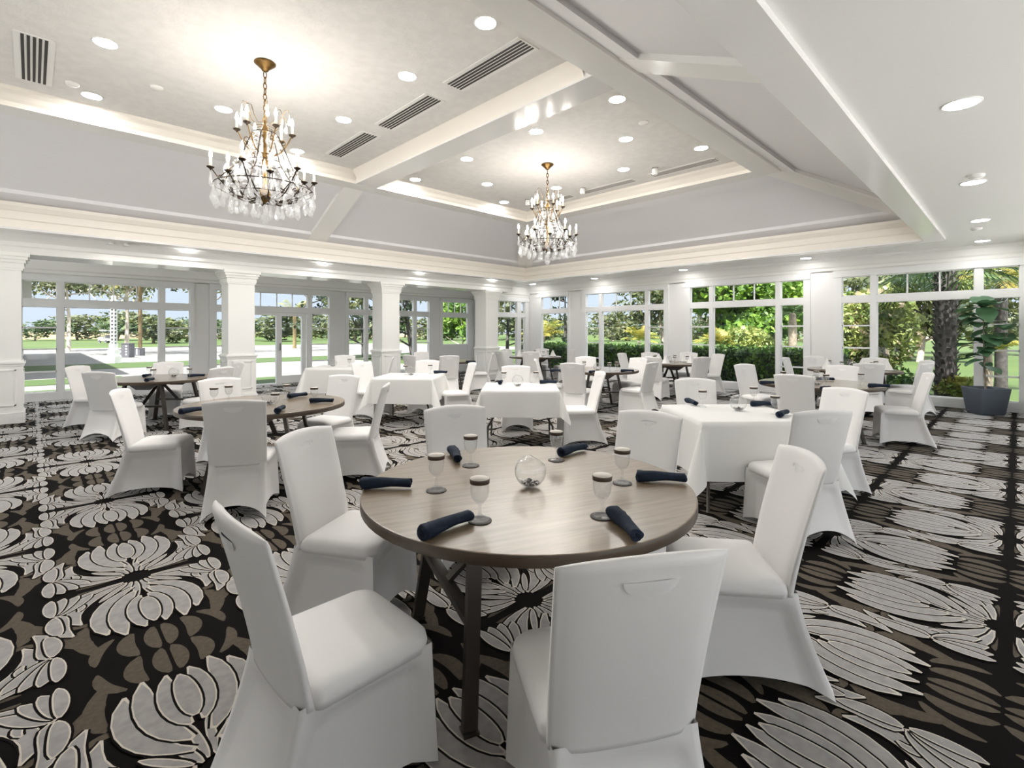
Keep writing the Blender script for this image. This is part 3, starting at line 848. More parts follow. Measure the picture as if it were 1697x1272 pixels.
chair(11.42,6.62,T7,'across the set table at the left, before the fairway window',g,1.22)
chair(11.95,5.90,T7,'across the set table at the right, before the wall pier',g,1.50)
chair(10.6,6.95,T7,'standing apart before the fairway window',g,1.25)
g = 'chairs round the largest white cloth'
chair(5.45,2.60,S1,'facing us behind the largest white tablecloth',g,1.22)
chair(*plan(3.40,2.13),S1,'with its back to us at the largest white tablecloth',g,1.06)
chair(*plan(4.66,3.16),S1,'facing the right side of the largest white tablecloth',g,turn=.1)
g = 'chairs round the right wooden table'
chair(6.87,1.96,T4,'with its back to us at the right round table',g,1.14)
chair(8.48,3.24,T4,'alone before the hedge window, left of the right round table',g,1.32)
chair(8.35,.81,T4,'in profile on open carpet right of the right round table',g,1.22)
chair(9.30,1.95,T4,'facing us across the right round table',g,1.32)
g = 'chairs round the table by the potted tree'
chair(10.2,1.76,T5,'with its back to us at the set table by the potted tree',g,1.18)
chair(11.30,3.40,T5,'at the left of the set table by the potted tree',g,1.2)
chair(12.25,3.05,T5,'by the wall pier behind the set table near the potted tree',g,1.42)
chair(10.95,1.05,T5,'at the right of the set table by the potted tree',g,1.2)
chair(12.0,1.15,T5,'farthest right, nearest the potted tree',g,1.24)
chair(12.35,2.05,T5,'before the palm window behind the set table',g,1.14)

# ---------------------------------------------------------------- round tables
def wood_top():
    m, nt, out = nodes('oak_laminate')
    b = nt.nodes.new('ShaderNodeBsdfPrincipled'); b.inputs['Roughness'].default_value = .32; b.inputs['Coat Weight'].default_value = .6; b.inputs['Coat Roughness'].default_value = .27
    tc = nt.nodes.new('ShaderNodeTexCoord'); mp = nt.nodes.new('ShaderNodeMapping'); mp.inputs['Scale'].default_value = (1.2,14,1)
    mp.inputs['Rotation'].default_value = (0,0,.35)
    n = nt.nodes.new('ShaderNodeTexNoise'); n.inputs['Scale'].default_value = 3; n.inputs['Detail'].default_value = 6
    r = nt.nodes.new('ShaderNodeValToRGB'); r.color_ramp.elements[0].color = lin(108,93,74); r.color_ramp.elements[1].color = lin(134,117,95)
    r.color_ramp.elements[0].position = .3; r.color_ramp.elements[1].position = .7
    nt.links.new(tc.outputs['Object'], mp.inputs[0]); nt.links.new(mp.outputs[0], n.inputs['Vector']); nt.links.new(n.outputs['Fac'], r.inputs[0])
    nt.links.new(r.outputs[0], b.inputs['Base Color']); nt.links.new(b.outputs[0], out.inputs[0]); return m
WOOD = wood_top()
def make_round():
    R = empty('round_table'); H = .75; rr = .762
    m = MB(); m.lathe([(.0005,H),(rr-.006,H),(rr-.002,H-.002)], 72, smooth=False); m.obj('tabletop', WOOD, R)
    m = MB(); m.lathe([(rr-.002,H-.002),(rr,H-.006),(rr,H-.042),(rr-.01,H-.046),(.0005,H-.046)], 72); m.obj('edge_band', EDGE, R)
    m = MB()
    for a in (0, PI):
        c_, s_ = math.cos(a), math.sin(a)
        m.bar((c_*.36-s_*-.30, s_*.36+c_*-.30, .69), (c_*.36-s_*.30, s_*.36+c_*.30, .69), .05, .03)
    m.box((-.38,-.03,.68), (.38,.03,.704)); m.obj('apron_rails', LEGM, R)
    for a in (0, PI):
        c_, s_ = math.cos(a), math.sin(a)
        T = lambda x, y, z: (c_*x-s_*y, s_*x+c_*y, z)
        for y in (-1, 1):
            m = MB(); m.bar(T(.36,y*.27,.69), T(.43,y*.40,.012), .055, .032, up=(s_,-c_,0))
            m.box(tuple(np.array(T(.43,y*.40,.0))-(.03,.03,0)), tuple(np.array(T(.43,y*.40,.014))+(.03,.03,0))); m.obj('leg', LEGM, R)
        m = MB(); m.bar(T(.395,-.335,.36), T(.395,.335,.36), .05, .03)
        m.add([T(.37,-.25,.69),T(.37,.25,.69),T(.38,.10,.60),T(.38,-.10,.60),T(.35,-.25,.69),T(.35,.25,.69),T(.36,.10,.60),T(.36,-.10,.60)],
              [(0,1,2,3),(4,5,6,7),(0,1,5,4),(2,3,7,6),(1,2,6,5),(0,3,7,4)])
        m.bar(T(.39,0,.37), T(.02,0,.685), .045, .018); m.obj('brace', LEGM, R)
    return R
RT_ = make_round()
for c_, rz, lab in ((T1,TH-1.15,'large oak-topped round table nearest the viewpoint'), (T2,TH+.2,'oak-topped round table on the left among white chairs'),
      (T3,TH,'round folding table by the leftmost window'), (T4,TH-.3,'round dark-edged table on the right before the hedge window'),
      (T5,TH+.5,'round table with cone napkins by the potted tree'), (T6,TH+.1,'round table behind the centre white cloth'),
      (T7,TH,'round table crowded with glassware before the fairway window'), (T8,TH+.3,'round table in the farthest corner of the hall'),
      (T9,TH+.2,'round table by the third column')):
    o = inst(RT_, (c_[0],c_[1],0), rz); tag(o, lab, 'table', 'round folding tables')

# ---------------------------------------------------------------- square tables with cloths
def make_square():
    R = empty('folding_table'); h = .46
    m = MB(); m.box((-h,-h,.715), (h,h,.745)); m.obj('tabletop', EDGE, R)
    for s in (-1, 1):
        for y in (-1, 1):
            m = MB(); m.tube([(s*.30,y*.30,.715),(s*.31,y*.32,.42),(s*.40,y*.40,.30),(s*.42,y*.41,.012)], .0135, 8); m.obj('leg', LEGM, R)
        m = MB(); m.tube([(s*.305,-.31,.44),(s*.305,.31,.44)], .010, 6); m.obj('cross_bar', LEGM, R)
    return R
SQ = make_square()
def cloth(drop, seed):
    rnd = np.random.default_rng(seed); a = .482; n = 46; Lh = a+drop
    ts = np.concatenate([np.linspace(-Lh,-a,13)[:-1], np.linspace(-a,a,21), np.linspace(a,Lh,13)[1:]])
    ph = rnd.random(8)*6
    rows = []
    for y in ts:
        row = []
        for x in ts:
            p = max(0, abs(x)-a); q = max(0, abs(y)-a); sx = math.copysign(1,x); sy = math.copysign(1,y)
            bx_, by_ = max(-a,min(a,x)), max(-a,min(a,y))
            if p == 0 and q == 0: row.append((x,y,.7495+.0012*math.sin(7*x+ph[0])*math.sin(6*y+ph[1]))); continue
            rho = math.hypot(p,q); phi = math.atan2(q,p)
            s2 = math.sin(2*phi)
            # corner fold swings out along the diagonal
            off = .05*rho*1.0+rho*.30*s2
            wave = .012*rho/drop*math.sin((x if q > p else y)*9+ph[2]+sx)*(1-s2)
            dx = math.cos(phi)**2; dy = math.sin(phi)**2
            if s2 > 1e-6: nrm = math.hypot(dx,dy); dx, dy = dx/nrm, dy/nrm
            o_ = off+wave+.006
            row.append((bx_+sx*dx*o_, by_+sy*dy*o_, .7495-rho*(1-.12*s2)*.985))
        rows.append(row)
    m = MB(); m.grid(rows); return m.obj('tablecloth', CLOTHW)
for i, (c_, dr, rz, lab, l2) in enumerate(((S1,.47,.03,'square folding table under the largest white cloth','largest white tablecloth, hanging in folds nearly to the carpet on the right'),
      (S2,.33,-.02,'square folding table with bent tube legs under the centre cloth','white tablecloth in the centre with tube legs showing below'),
      (S3,.40,-.06,'square folding table under the middle-left white cloth','white tablecloth before the third column, middle left'),
      (S4,.50,0,'square folding table under the cloth by the glass door','white tablecloth farthest left by the glass door'))):
    o = inst(SQ, (c_[0],c_[1],0), TH+rz); tag(o, lab, 'table', 'square folding tables')
    k = cloth(dr, i+1); k.location = (c_[0],c_[1],.0015); k.rotation_euler = (0,0,TH+rz); tag(k, l2, 'tablecloth', 'white tablecloths')

# ---------------------------------------------------------------- things on the tables
def make_goblet():
    R = empty('water_goblet')
    m = MB(); m.lathe([(.0005,.001),(.036,.001),(.037,.004),(.030,.009),(.012,.018),(.006,.026),(.0055,.052),(.008,.060),(.020,.070),(.031,.086),(.036,.106),(.0365,.125),(.034,.150),(.0335,.158),(.032,.158),(.034,.125),(.030,.09),(.018,.074),(.0005,.066)], 28)
    m.obj('glass', GLASS, R)
    m = MB(); m.lathe([(.0352,.142),(.0362,.142),(.0370,.160),(.0005,.164)], 28); cap = m.obj('paper_cap', CAPW, R)
    m = MB(); m.lathe([(.0368,.141),(.0376,.141),(.0384,.157),(.0376,.158)], 28); m.obj('band', BAND, cap)
    return R
GOB = make_goblet()
m = MB(); m.lathe([(.0005,0),(.046,0),(.046,.003),(.0005,.003)], 28, smooth=False); COASTER = m.obj('coaster', COAST)
def make_bowl():
    R = empty('glass_bowl'); r = .074; m = MB(); rows = []
    for a in np.linspace(math.radians(2), math.radians(146), 18): rows.append((r*math.sin(a), -r*math.cos(a)))
    m.lathe(rows+[(x*.965, z*.965) for x, z in rows[::-1]], 32)
    M = Matrix.Rotation(math.radians(32), 4, 'X'); 
    m.v = [tuple(M @ Vector(p)+Vector((0,0,r))) for p in m.v]
    m.obj('bowl', BOWLG, R)
    q = MB(); rnd = random.Random(5)
    for i in range(60):
        a = rnd.random()*2*PI; d = .040*math.sqrt(rnd.random()); z = r-math.sqrt(r*r*.90-d*d)+.006+rnd.random()*.006
        s = .005+.003*rnd.random()
        q.lathe([(.0003,-s),(s,-.3*s),(s*.9,.4*s),(.0003,s*.8)], 6, (d*math.cos(a), d*math.sin(a), z), 0 if i % 3 else 1)
    tag(q.obj('pebbles', [PEBB,PEBW], R), kind='stuff')
    return R
BOWL = make_bowl()
def make_napkin():
    m = MB(); L_ = .225; rows = []; n = 18
    for i in range(23):
        t = i/22; x = (t-.5)*L_; r = .0275+.003*math.sin(t*5+1)-.003*t; bend = .006*math.sin(t*4)
        row = []
        for j in range(n):
            a = 2*PI*j/n; rr = r*(1+.06*math.sin(3*a+t*7)+.10*(1 if 1.0 < (a+t*2.2) % (2*PI) < 1.25 else 0))
            y, z = rr*math.cos(a), rr*math.sin(a)*.86
            row.append((x+.004*math.sin(2*a+t), y+bend, z+.0235))
        rows.append(row)
    lowest = min(p[2] for row in rows for p in row)
    rows = [[(p[0],p[1],max(p[2]-lowest,0)) for p in row] for row in rows]
    m.grid(rows, wrap=True)
    for row, s in ((rows[0],-1),(rows[-1],1)):            # rolled ends: a spiral recess
        cx = sum(p[0] for p in row)/n; cy = sum(p[1] for p in row)/n; cz = sum(p[2] for p in row)/n
        r1 = [(p[0]-s*.004, cy+(p[1]-cy)*.72, cz+(p[2]-cz)*.72) for p in row]
        r2 = [(p[0]+s*.003, cy+(p[1]-cy)*.45, cz+(p[2]-cz)*.45) for p in row]
        r3 = [(p[0]-s*.008, cy+(p[1]-cy)*.25, cz+(p[2]-cz)*.25) for p in row]
        m.grid([row,r1,r2,r3], wrap=True); m.add(r3, [tuple(range(n))])
    return m.obj('napkin_roll', NAVY, fix=True)
NAP = make_napkin()
TZ = .7505; SZ = .7535
def goblet(x, y, lab, group, z=TZ, coaster=None):
    if coaster:
        k = inst(COASTER, (x,y,z), 0); tag(k, coaster, 'coaster', 'dark coasters'); z += .0035
    o = inst(GOB, (x,y,z), random.random()*3); tag(o, lab, 'glass', group)
def napkin(x0, y0, x1, y1, lab, group, z=TZ):
    o = inst(NAP, ((x0+x1)/2,(y0+y1)/2,z), math.atan2(y1-y0,x1-x0)); tag(o, lab, 'napkin', group)
def bowl(x, y, lab, z=TZ, rz=0):
    o = inst(BOWL, (x,y,z), rz); tag(o, lab, 'bowl', 'glass bowls with pebbles')
G = 'goblets on the nearest table'
for x, y, w in ((1.313,1.839,'beside the leftmost napkin on the nearest table'),(1.689,2.051,'farthest left at the back of the nearest table'),(2.104,1.803,'at the back right of the nearest table behind the bowl'),
                (2.009,1.311,'beside the rightmost napkin on the nearest table'),(1.222,1.430,'in front of the bowl to its left on the nearest table'),(1.591,1.129,'in front of the bowl to its right on the nearest table')):
    goblet(x, y, 'capped water goblet '+w, G, coaster='dark coaster under the goblet '+w.replace(' on the nearest table','').replace(' of the nearest table',''))
G = 'napkins on the nearest table'
napkin(1.075,2.10,1.255,1.945,'navy rolled napkin farthest left on the nearest table',G)
napkin(1.775,2.33,1.665,2.125,'navy rolled napkin at the back left edge of the nearest table',G)
napkin(2.185,1.836,2.40,1.842,'navy rolled napkin at the back of the nearest table, right of the bowl',G)
napkin(2.087,1.278,2.228,1.105,'navy rolled napkin farthest right on the nearest table',G)
napkin(.965,1.430,1.185,1.452,'navy rolled napkin at the front left of the nearest table',G)
napkin(1.60,1.085,1.475,.90,'navy rolled napkin at the front right of the nearest table',G)
bowl(1.657,1.578,'tilted glass globe bowl with pebbles centred on the nearest table', rz=TH+.2)
def on(px, py, z):
    """room position of a thing of which the foot is sighted in direction px,py at height z"""
    D = 816.6*(EYE-z)/(py-549.53); return plan(D, (px-848.5)/816.6*D)
G = 'goblets on the left round table'
for px, py, w in ((354.6,668.5,'half hidden behind the chair back at the left of the left round table'),(379,664,'behind the chair grip on the left round table'),(456,680,'before the bowl on the left round table'),(475,661.5,'behind the long napkin on the left round table'),(520.7,668,'farthest right on the left round table')):
    x, y = on(px,py,TZ); goblet(x, y, 'capped goblet '+w, G)
G = 'napkins on the left round table'
for a, b_, w in (((296,687),(343,680),'farthest left on the left round table'),((480,660),(505,656.5),'at the back of the left round table'),((508,668),(558,667),'farthest right on the left round table'),((459,686),(469,678.5),'foreshortened at the front of the left round table')):
    (x0,y0),(x1,y1) = on(*a,TZ), on(*b_,TZ); napkin(x0,y0,x1,y1,'dark napkin roll '+w,G)
x, y = on(447,669,TZ); bowl(x, y, 'glass bowl on the left round table among goblets', rz=1)
G = 'place settings by the leftmost window'
for px, py, w in ((247.5,624,'leftmost'),(254,629,'second'),(314,627,'rightmost')):
    x, y = on(px,py,TZ); goblet(x, y, w+' goblet on the round table by the leftmost window', G)
for a, b_, w in (((239,633.5),(256,629.5),'nearest'),((319,624.5),(332,624),'farthest right'),((240,625),(247,623.5),'short farthest')):
    (x0,y0),(x1,y1) = on(*a,TZ), on(*b_,TZ); napkin(x0,y0,x1,y1,w+' napkin roll on the round table by the leftmost window',G)
x, y = on(288,624,TZ); bowl(x, y, 'glass bowl on the round table by the leftmost window', rz=2)
G = 'settings on the largest white cloth'
for px, py, w in ((1164.4,674,'left back'),(1249,667,'back right'),(1284.6,686,'nearest right')):
    x, y = on(px,py,SZ); goblet(x, y, w+' capped goblet on the largest white tablecloth', G, SZ)
for a, b_, w in (((1137,666.5),(1156,673.5),'diagonal'),((1252,673),(1278,673),'straight dark'),((1292,692),(1302,687),'half hidden')):
    (x0,y0),(x1,y1) = on(*a,SZ), on(*b_,SZ); napkin(x0,y0,x1,y1,w+' napkin roll on the largest white tablecloth',G,SZ)
x, y = on(1223.6,680,SZ); bowl(x, y, 'glass globe bowl on the largest white tablecloth', SZ, .4)
G = 'settings on the centre white cloth'
for px, py, w in ((835,635,'left'),(888,634.5,'right')):
    x, y = on(px,py,SZ); goblet(x, y, w+' capped goblet on the centre white tablecloth', G, SZ)
for a, b_, w in (((828.5,637.5),(830.5,634),'end-on'),((894,635.5),(923,635.5),'long dark')):
    (x0,y0),(x1,y1) = on(*a,SZ), on(*b_,SZ); napkin(x0,y0,x1,y1,w+' napkin roll on the centre white tablecloth',G,SZ)
x, y = on(858,639.5,SZ); bowl(x, y, 'glass globe bowl on the centre white tablecloth', SZ, 2.4)
G = 'settings on the middle-left white cloth'
for px, py, w in ((672,621,'left'),(713,619.5,'right')):
    x, y = on(px,py,SZ); goblet(x, y, w+' goblet on the middle-left white tablecloth', G, SZ)
(x0,y0),(x1,y1) = on(719,618.6,SZ), on(741,618.6,SZ); napkin(x0,y0,x1,y1,'dark napkin roll on the middle-left white tablecloth',G,SZ)
x, y = on(681,621.5,SZ); bowl(x, y, 'glass bowl on the middle-left white tablecloth', SZ, 1.2)
x, y = on(579,607,SZ); goblet(x, y, 'goblet on the white tablecloth by the glass door', 'settings by the glass door', SZ)
x, y = on(552,607,SZ); bowl(x, y, 'glass bowl on the white tablecloth by the glass door', SZ, .3)
G = 'settings on the right round table'
for px, py, w in ((1298,634,'leftmost'),(1353,633,'back'),(1369,640,'front'),(1427,638,'rightmost')):
    x, y = on(px,py,TZ); goblet(x, y, w+' goblet on the right round table', G)
for a, b_, w in (((1262,637),(1284,636.5),'leftmost'),((1361,647.5),(1375,644.5),'nearest end-on'),((1438,641.5),(1475,642.5),'rightmost'),((1361,629.8),(1374,630.2),'farthest')):
    (x0,y0),(x1,y1) = on(*a,TZ), on(*b_,TZ); napkin(x0,y0,x1,y1,w+' navy napkin roll on the right round table',G)
x, y = on(1354,638,TZ); bowl(x, y, 'glass bowl centred on the right round table', TZ, .9)
G = 'settings behind the centre white cloth'
for px, py, w in ((968,612.5,'left'),(1010,615,'middle'),(1022,614,'right')):
    x, y = on(px,py,TZ); goblet(x, y, w+' goblet on the round table behind the centre cloth', G)
for a, b_, w in (((1030,616.2),(1049,616.2),'right'),((917,616),(926,615.5),'left'),((978,619),(984,617.2),'middle')):
    (x0,y0),(x1,y1) = on(*a,TZ), on(*b_,TZ); napkin(x0,y0,x1,y1,w+' napkin roll on the round table behind the centre cloth',G)
x, y = on(990,614,TZ); bowl(x, y, 'glass bowl on the round table behind the centre cloth', TZ, .9)
(x0,y0),(x1,y1) = on(773,600.8,TZ), on(787,600.4,TZ); napkin(x0,y0,x1,y1,'dark napkin roll on the far table by the third column','settings by the third column')
x, y = on(742,597,TZ); bowl(x, y, 'glass bowl on the far table by the third column', TZ, .5)
# cone napkins on charger plates
def make_cone():
    m = MB(); rows = []
    for t in np.linspace(0,1,9): rows.append([((.085*(1-t)+.004)*(1+.12*math.sin(5*a))*math.cos(a), (.085*(1-t)+.004)*(1+.12*math.sin(5*a))*math.sin(a), .19*t) for a in np.linspace(0,2*PI,25)[:-1]])
    m.grid(rows, wrap=True); m.add(rows[-1], [tuple(range(24))]); return m.obj('cone_napkin', CLOTHW)
CONE = make_cone()
m = MB(); m.lathe([(.0005,.004),(.09,.004),(.14,.013),(.142,.012),(.09,0),(.0005,0)], 32); PLATE = m.obj('charger_plate', mat('white_china', lin(236,236,238), .15))
def setting(T, k, r, lab, group):
    x, y = T[0]+r*math.cos(k), T[1]+r*math.sin(k)
    o = inst(PLATE, (x,y,TZ), 0); tag(o, 'white charger plate '+lab, 'plate', group)
    o = inst(CONE, (x,y,TZ+.0055), k); tag(o, 'white cone-folded napkin '+lab, 'napkin', group)
    a = k+.45; o = inst(GOB, (T[0]+(r-.12)*math.cos(a), T[1]+(r-.12)*math.sin(a), TZ), 0); tag(o, 'goblet beside the cone napkin '+lab, 'glass', group)
for T, ph, where, g in ((T5,-2.6,'on the table by the potted tree','settings by the potted tree'),(T7,-2.8,'on the table before the fairway window','settings before the fairway window'),(T8,-2.2,'on the farthest corner table','settings on the corner table')):
    for i, w in enumerate(('nearest us','at the near right','at the far right','at the far left','at the near left')):
        setting(T, ph+i*2*PI/5, .52, w+' '+where, g)
bowl(T7[0],T7[1],'glass bowl on the table before the fairway window', TZ); bowl(T8[0],T8[1],'glass bowl on the farthest corner table', TZ, 1); bowl(T5[0],T5[1],'glass bowl on the set table by the potted tree', TZ, 2)

# ---------------------------------------------------------------- potted fiddle-leaf tree
P0 = (12.22,.40)
F_ = empty('potted_tree', (P0[0],P0[1],0), .62)
m = MB()
def sqring(h, z, r=.05):
    pts = []
    for cx, cy, a0 in ((h,h,0),(-h,h,90),(-h,-h,180),(h,-h,270)):
        for q in range(5):
            a = math.radians(a0+22.5*q); pts.append((cx-math.copysign(r,cx)+r*math.cos(a), cy-math.copysign(r,cy)+r*math.sin(a), z))
    return pts
rows = [sqring(.16,0), sqring(.185,.0), sqring(.20,.03), sqring(.250,.46), sqring(.253,.475), sqring(.235,.475), sqring(.225,.42), sqring(.05,.42,.02)]
m.grid(rows, wrap=True); m.obj('planter', POT, F_)
m = MB(); m.add(sqring(.226,.44), [tuple(range(20))]); m.obj('soil', SOIL, F_)
m = MB(); m.tube([(0,0,.42),(.015,.01,.8),(-.01,.03,1.15),(.02,.02,1.55),(.05,.0,1.95)], [.015,.014,.012,.010,.007], 8)
m.tube([(0,.02,1.05),(-.18,-.10,1.3),(-.30,-.2,1.5)], [.012,.009,.006], 6); m.tube([(0,.02,1.2),(.2,-.15,1.5),(.32,-.25,1.75)], [.012,.009,.006], 6)
m.obj('trunk', BARK, F_)
def big_leaf(m, base, az, el, L_, W, droop=.35):
    tip = (base[0]+math.cos(az)*L_*math.cos(el), base[1]+math.sin(az)*L_*math.cos(el))
    wx = P0[0]+tip[0]*math.cos(.62)-tip[1]*math.sin(.62); wy = P0[1]+tip[0]*math.sin(.62)+tip[1]*math.cos(.62)
    if wy < .10 or wx > 12.62: return
    rows = []; ca, sa = math.cos(az), math.sin(az)
    for i in range(9):
        t = i/8; w = W*math.sin(PI*min(1,(t*.92+.06)))**.75*(.65+.6*t)
        r = L_*t*math.cos(el); z = L_*t*math.sin(el)-droop*L_*t*t
        row = []
        for k in (-1,-.5,0,.5,1):
            row.append((base[0]+ca*r-sa*w*k, base[1]+sa*r+ca*w*k, base[2]+z+.10*abs(k)*w+.012*math.sin(9*t+k)))
        rows.append(row)
    m.grid(rows)
m = MB(); rnd = random.Random(9)
for i in range(46):
    b_ = rnd.choice([(0,.02,1.0+.9*rnd.random()),(-.10-.2*rnd.random(),-.12,1.25+.3*rnd.random()),(.15+.15*rnd.random(),-.15,1.4+.35*rnd.random()),(.03,.0,1.9)])
    big_leaf(m, b_, rnd.random()*2*PI, -.1+rnd.random()*1.0, .36+.14*rnd.random(), .13+.045*rnd.random(), .2+.5*rnd.random())
for i in range(6): big_leaf(m, (0,.02,.85+.06*i), i*2.4+3.2, .15, .34, .10, .5)
m.obj('leaves', FICUS, F_)
tag(F_, 'fiddle-leaf fig tree in a tapered slate planter by the right edge', 'plant')

# ---------------------------------------------------------------- outside: ground
def slab(name, u0, v0, u1, v1, z, material, label, cat, kind='structure', th=.04):
    m = MB(); m.box((u0,v0,z-th), (u1,v1,z)); o = m.obj(name, material); tag(o, label, cat, None, kind); return o
slab('lawn', -170, -120, 260, 260, -.12, LAWN, 'golf course lawn beyond the windows', 'lawn')
slab('driveway', -40, 14.66, 12.7, 60, -.06, CONC, 'pale concrete driveway outside the left windows', 'driveway', th=.05)
slab('turf', -40, 15.0, 10.8, 17.6, -.045, TURF, 'turf strip nearest the left windows', 'turf', 'stuff', .01)
slab('turf', -40, 19.3, 2.2, 21.6, -.045, TURF, 'second turf strip out from the left windows', 'turf', 'stuff', .01)
slab('turf', -40, 26.2, 30, 30.5, -.045, TURF, 'farthest turf strip across the driveway', 'turf', 'stuff', .01)
slab('bounce_paving', U0-30, V0-30, 40, V0-.25, -.05, mat('bounce_pavers', lin(222,222,221), .8), 'unseen pale paving behind the hall, added to bounce sunlight indoors', 'bounce_paving')  # this slab and the next are unseen, added to bounce sunlight indoors
slab('bounce_paving', U0-30, V0-.25, U0-.25, 14.6, -.05, bpy.data.materials['bounce_pavers'], 'unseen pale paving beside the hall, added to bounce sunlight indoors', 'bounce_paving')
slab('driveway_edge', 12.7, 27, 36, 60, -.08, CONC, 'pale concrete road beyond the far corner', 'driveway')
def blob(name, x, y, rx, ry, h, material, label, cat):
    m = MB(); m.lathe([(1,-.02),(.9,.35*h),(.6,.8*h),(.25,h),(.0005,h)], 28); m.v = [(x+p[0]*rx, y+p[1]*ry, -.12+p[2]) for p in m.v]
    o = m.obj(name, material); tag(o, label, cat, None, 'structure')
for i, (ah, sd_, rx, ry, h) in enumerate(((110,-105,34,9,1.6),(125,-60,26,10,1.3),(150,-40,30,10,1.0),(120,25,40,14,.8))):
    x, y = plan(ah, sd_); blob('land_mound', x, y, rx, ry, h, SAND if i in (0,2) else LAWN, ['sandy bunker bank beyond the driveway','low green mound beyond the driveway','pale bunker bank far across the course','gentle green rise of the fairway'][i], 'mound')

# ---------------------------------------------------------------- outside: plants
def leaves_np(blobs, n, size, seed, flat=.5):
    """n leaf quads over the shells of ellipsoid blobs (x,y,z,rx,ry,rz)"""
    r = np.random.default_rng(seed); B = np.array(blobs, float)
    wgt = B[:,3]*B[:,4]+B[:,3]*B[:,5]; k = r.choice(len(B), n, p=wgt/wgt.sum())
    d = r.normal(size=(n,3)); d /= np.linalg.norm(d,axis=1,keepdims=True)
    rad = r.random((n,1))**.28
    C = B[k,:3]+d*rad*B[k,3:]
    a = r.normal(size=(n,3)); a /= np.linalg.norm(a,axis=1,keepdims=True)
    b = np.cross(a, r.normal(size=(n,3))); b /= np.maximum(np.linalg.norm(b,axis=1,keepdims=True),1e-6)
    s = size*(.6+.8*r.random((n,1)))
    V = np.empty((n,4,3)); V[:,0] = C-a*s; V[:,1] = C+b*s*flat; V[:,2] = C+a*s; V[:,3] = C-b*s*flat
    return V.reshape(-1,3), np.arange(n*4).reshape(-1,4)
def branchy(m, base, height, r, seed, spread=.9, forks=5, mi=0, start=.35):
    rn = random.Random(seed)
    top = (base[0]+rn.uniform(-.2,.2)*height*.3, base[1]+rn.uniform(-.2,.2)*height*.3, base[2]+height)
    mid = tuple((a+b)/2+rn.uniform(-.05,.05)*height for a, b in zip(base, top)); mid = (mid[0],mid[1],base[2]+height*.5)
    m.tube([base, mid, top], [r,r*.75,r*.3], 7, mi)
    ends = [top]
    for i in range(forks):
        t = start+(1-start)*i/forks; p = tuple(mid[q]*(1-abs(2*t-1))+(base[q] if t < .5 else top[q])*abs(2*t-1) for q in range(3))
        a = rn.random()*2*PI; L_ = height*spread*(.35+.3*rn.random())
        e = (p[0]+math.cos(a)*L_, p[1]+math.sin(a)*L_, p[2]+L_*(.25+.5*rn.random()))
        k = tuple((a_+b_)/2 for a_, b_ in zip(p, e)); k = (k[0],k[1],k[2]-L_*.06)
        m.tube([p,k,e], [r*.42,r*.3,r*.10], 6, mi); ends.append(e)
        e2 = (k[0]+rn.uniform(-.5,.5)*L_, k[1]+rn.uniform(-.5,.5)*L_, k[2]+L_*.4); m.tube([k,e2], [r*.25,r*.07], 5, mi); ends.append(e2)
    return ends
def tree(loc, h, crown_r, lm, bm, label, group, n=1500, size=.16, seed=1, trunk_r=.14, forks=5, start=.35, spread=.9, name='tree', sq=.7, blobr=.42, base_z=-.12):
    R = empty(name, (loc[0],loc[1],base_z))
    m = MB(); ends = branchy(m, (0,0,-.1), h*.85, trunk_r, seed, spread*crown_r/h*1.7, forks, 0, start); m.obj('trunk', bm, R)
    rn = random.Random(seed+5); bl = []
    for e in ends: bl.append((e[0],e[1],e[2],crown_r*blobr*rn.uniform(.7,1.2),crown_r*blobr*rn.uniform(.7,1.2),crown_r*blobr*sq*rn.uniform(.7,1.1)))
    V, F = leaves_np(bl, n, size, seed); np_obj('crown', V, F, lm, parent=R)
    tag(R, label, 'tree', group); return R
def bush(loc, rx, ry, h, lm, label, group, n=2500, size=.07, seed=1, name='shrub', extra=None, base_z=-.1, trunk=True, nb=7):
    R = empty(name, (loc[0],loc[1],base_z)); rn = random.Random(seed)
    bl = [(rn.uniform(-.55,.55)*rx, rn.uniform(-.55,.55)*ry, h*rn.uniform(.35,.75), rx*.5, ry*.5, h*.28) for _ in range(nb)]+[(0,0,h*.35,rx*.8,ry*.8,h*.34)]
    V, F = leaves_np(bl, n, size, seed); np_obj('foliage', V, F, lm, parent=R)
    m = MB()
    for i in range(5): a = i*1.3; m.tube([(0,0,-.05),(math.cos(a)*rx*.3,math.sin(a)*ry*.3,h*.5)], [.03,.015], 5)
    m.obj('stems', BARK, R)
    if extra: V, F = leaves_np(bl, 500, size*.9, seed+9, .9); np_obj('blossom', V, F, extra, parent=R)
    tag(R, label, 'plant', group); return R
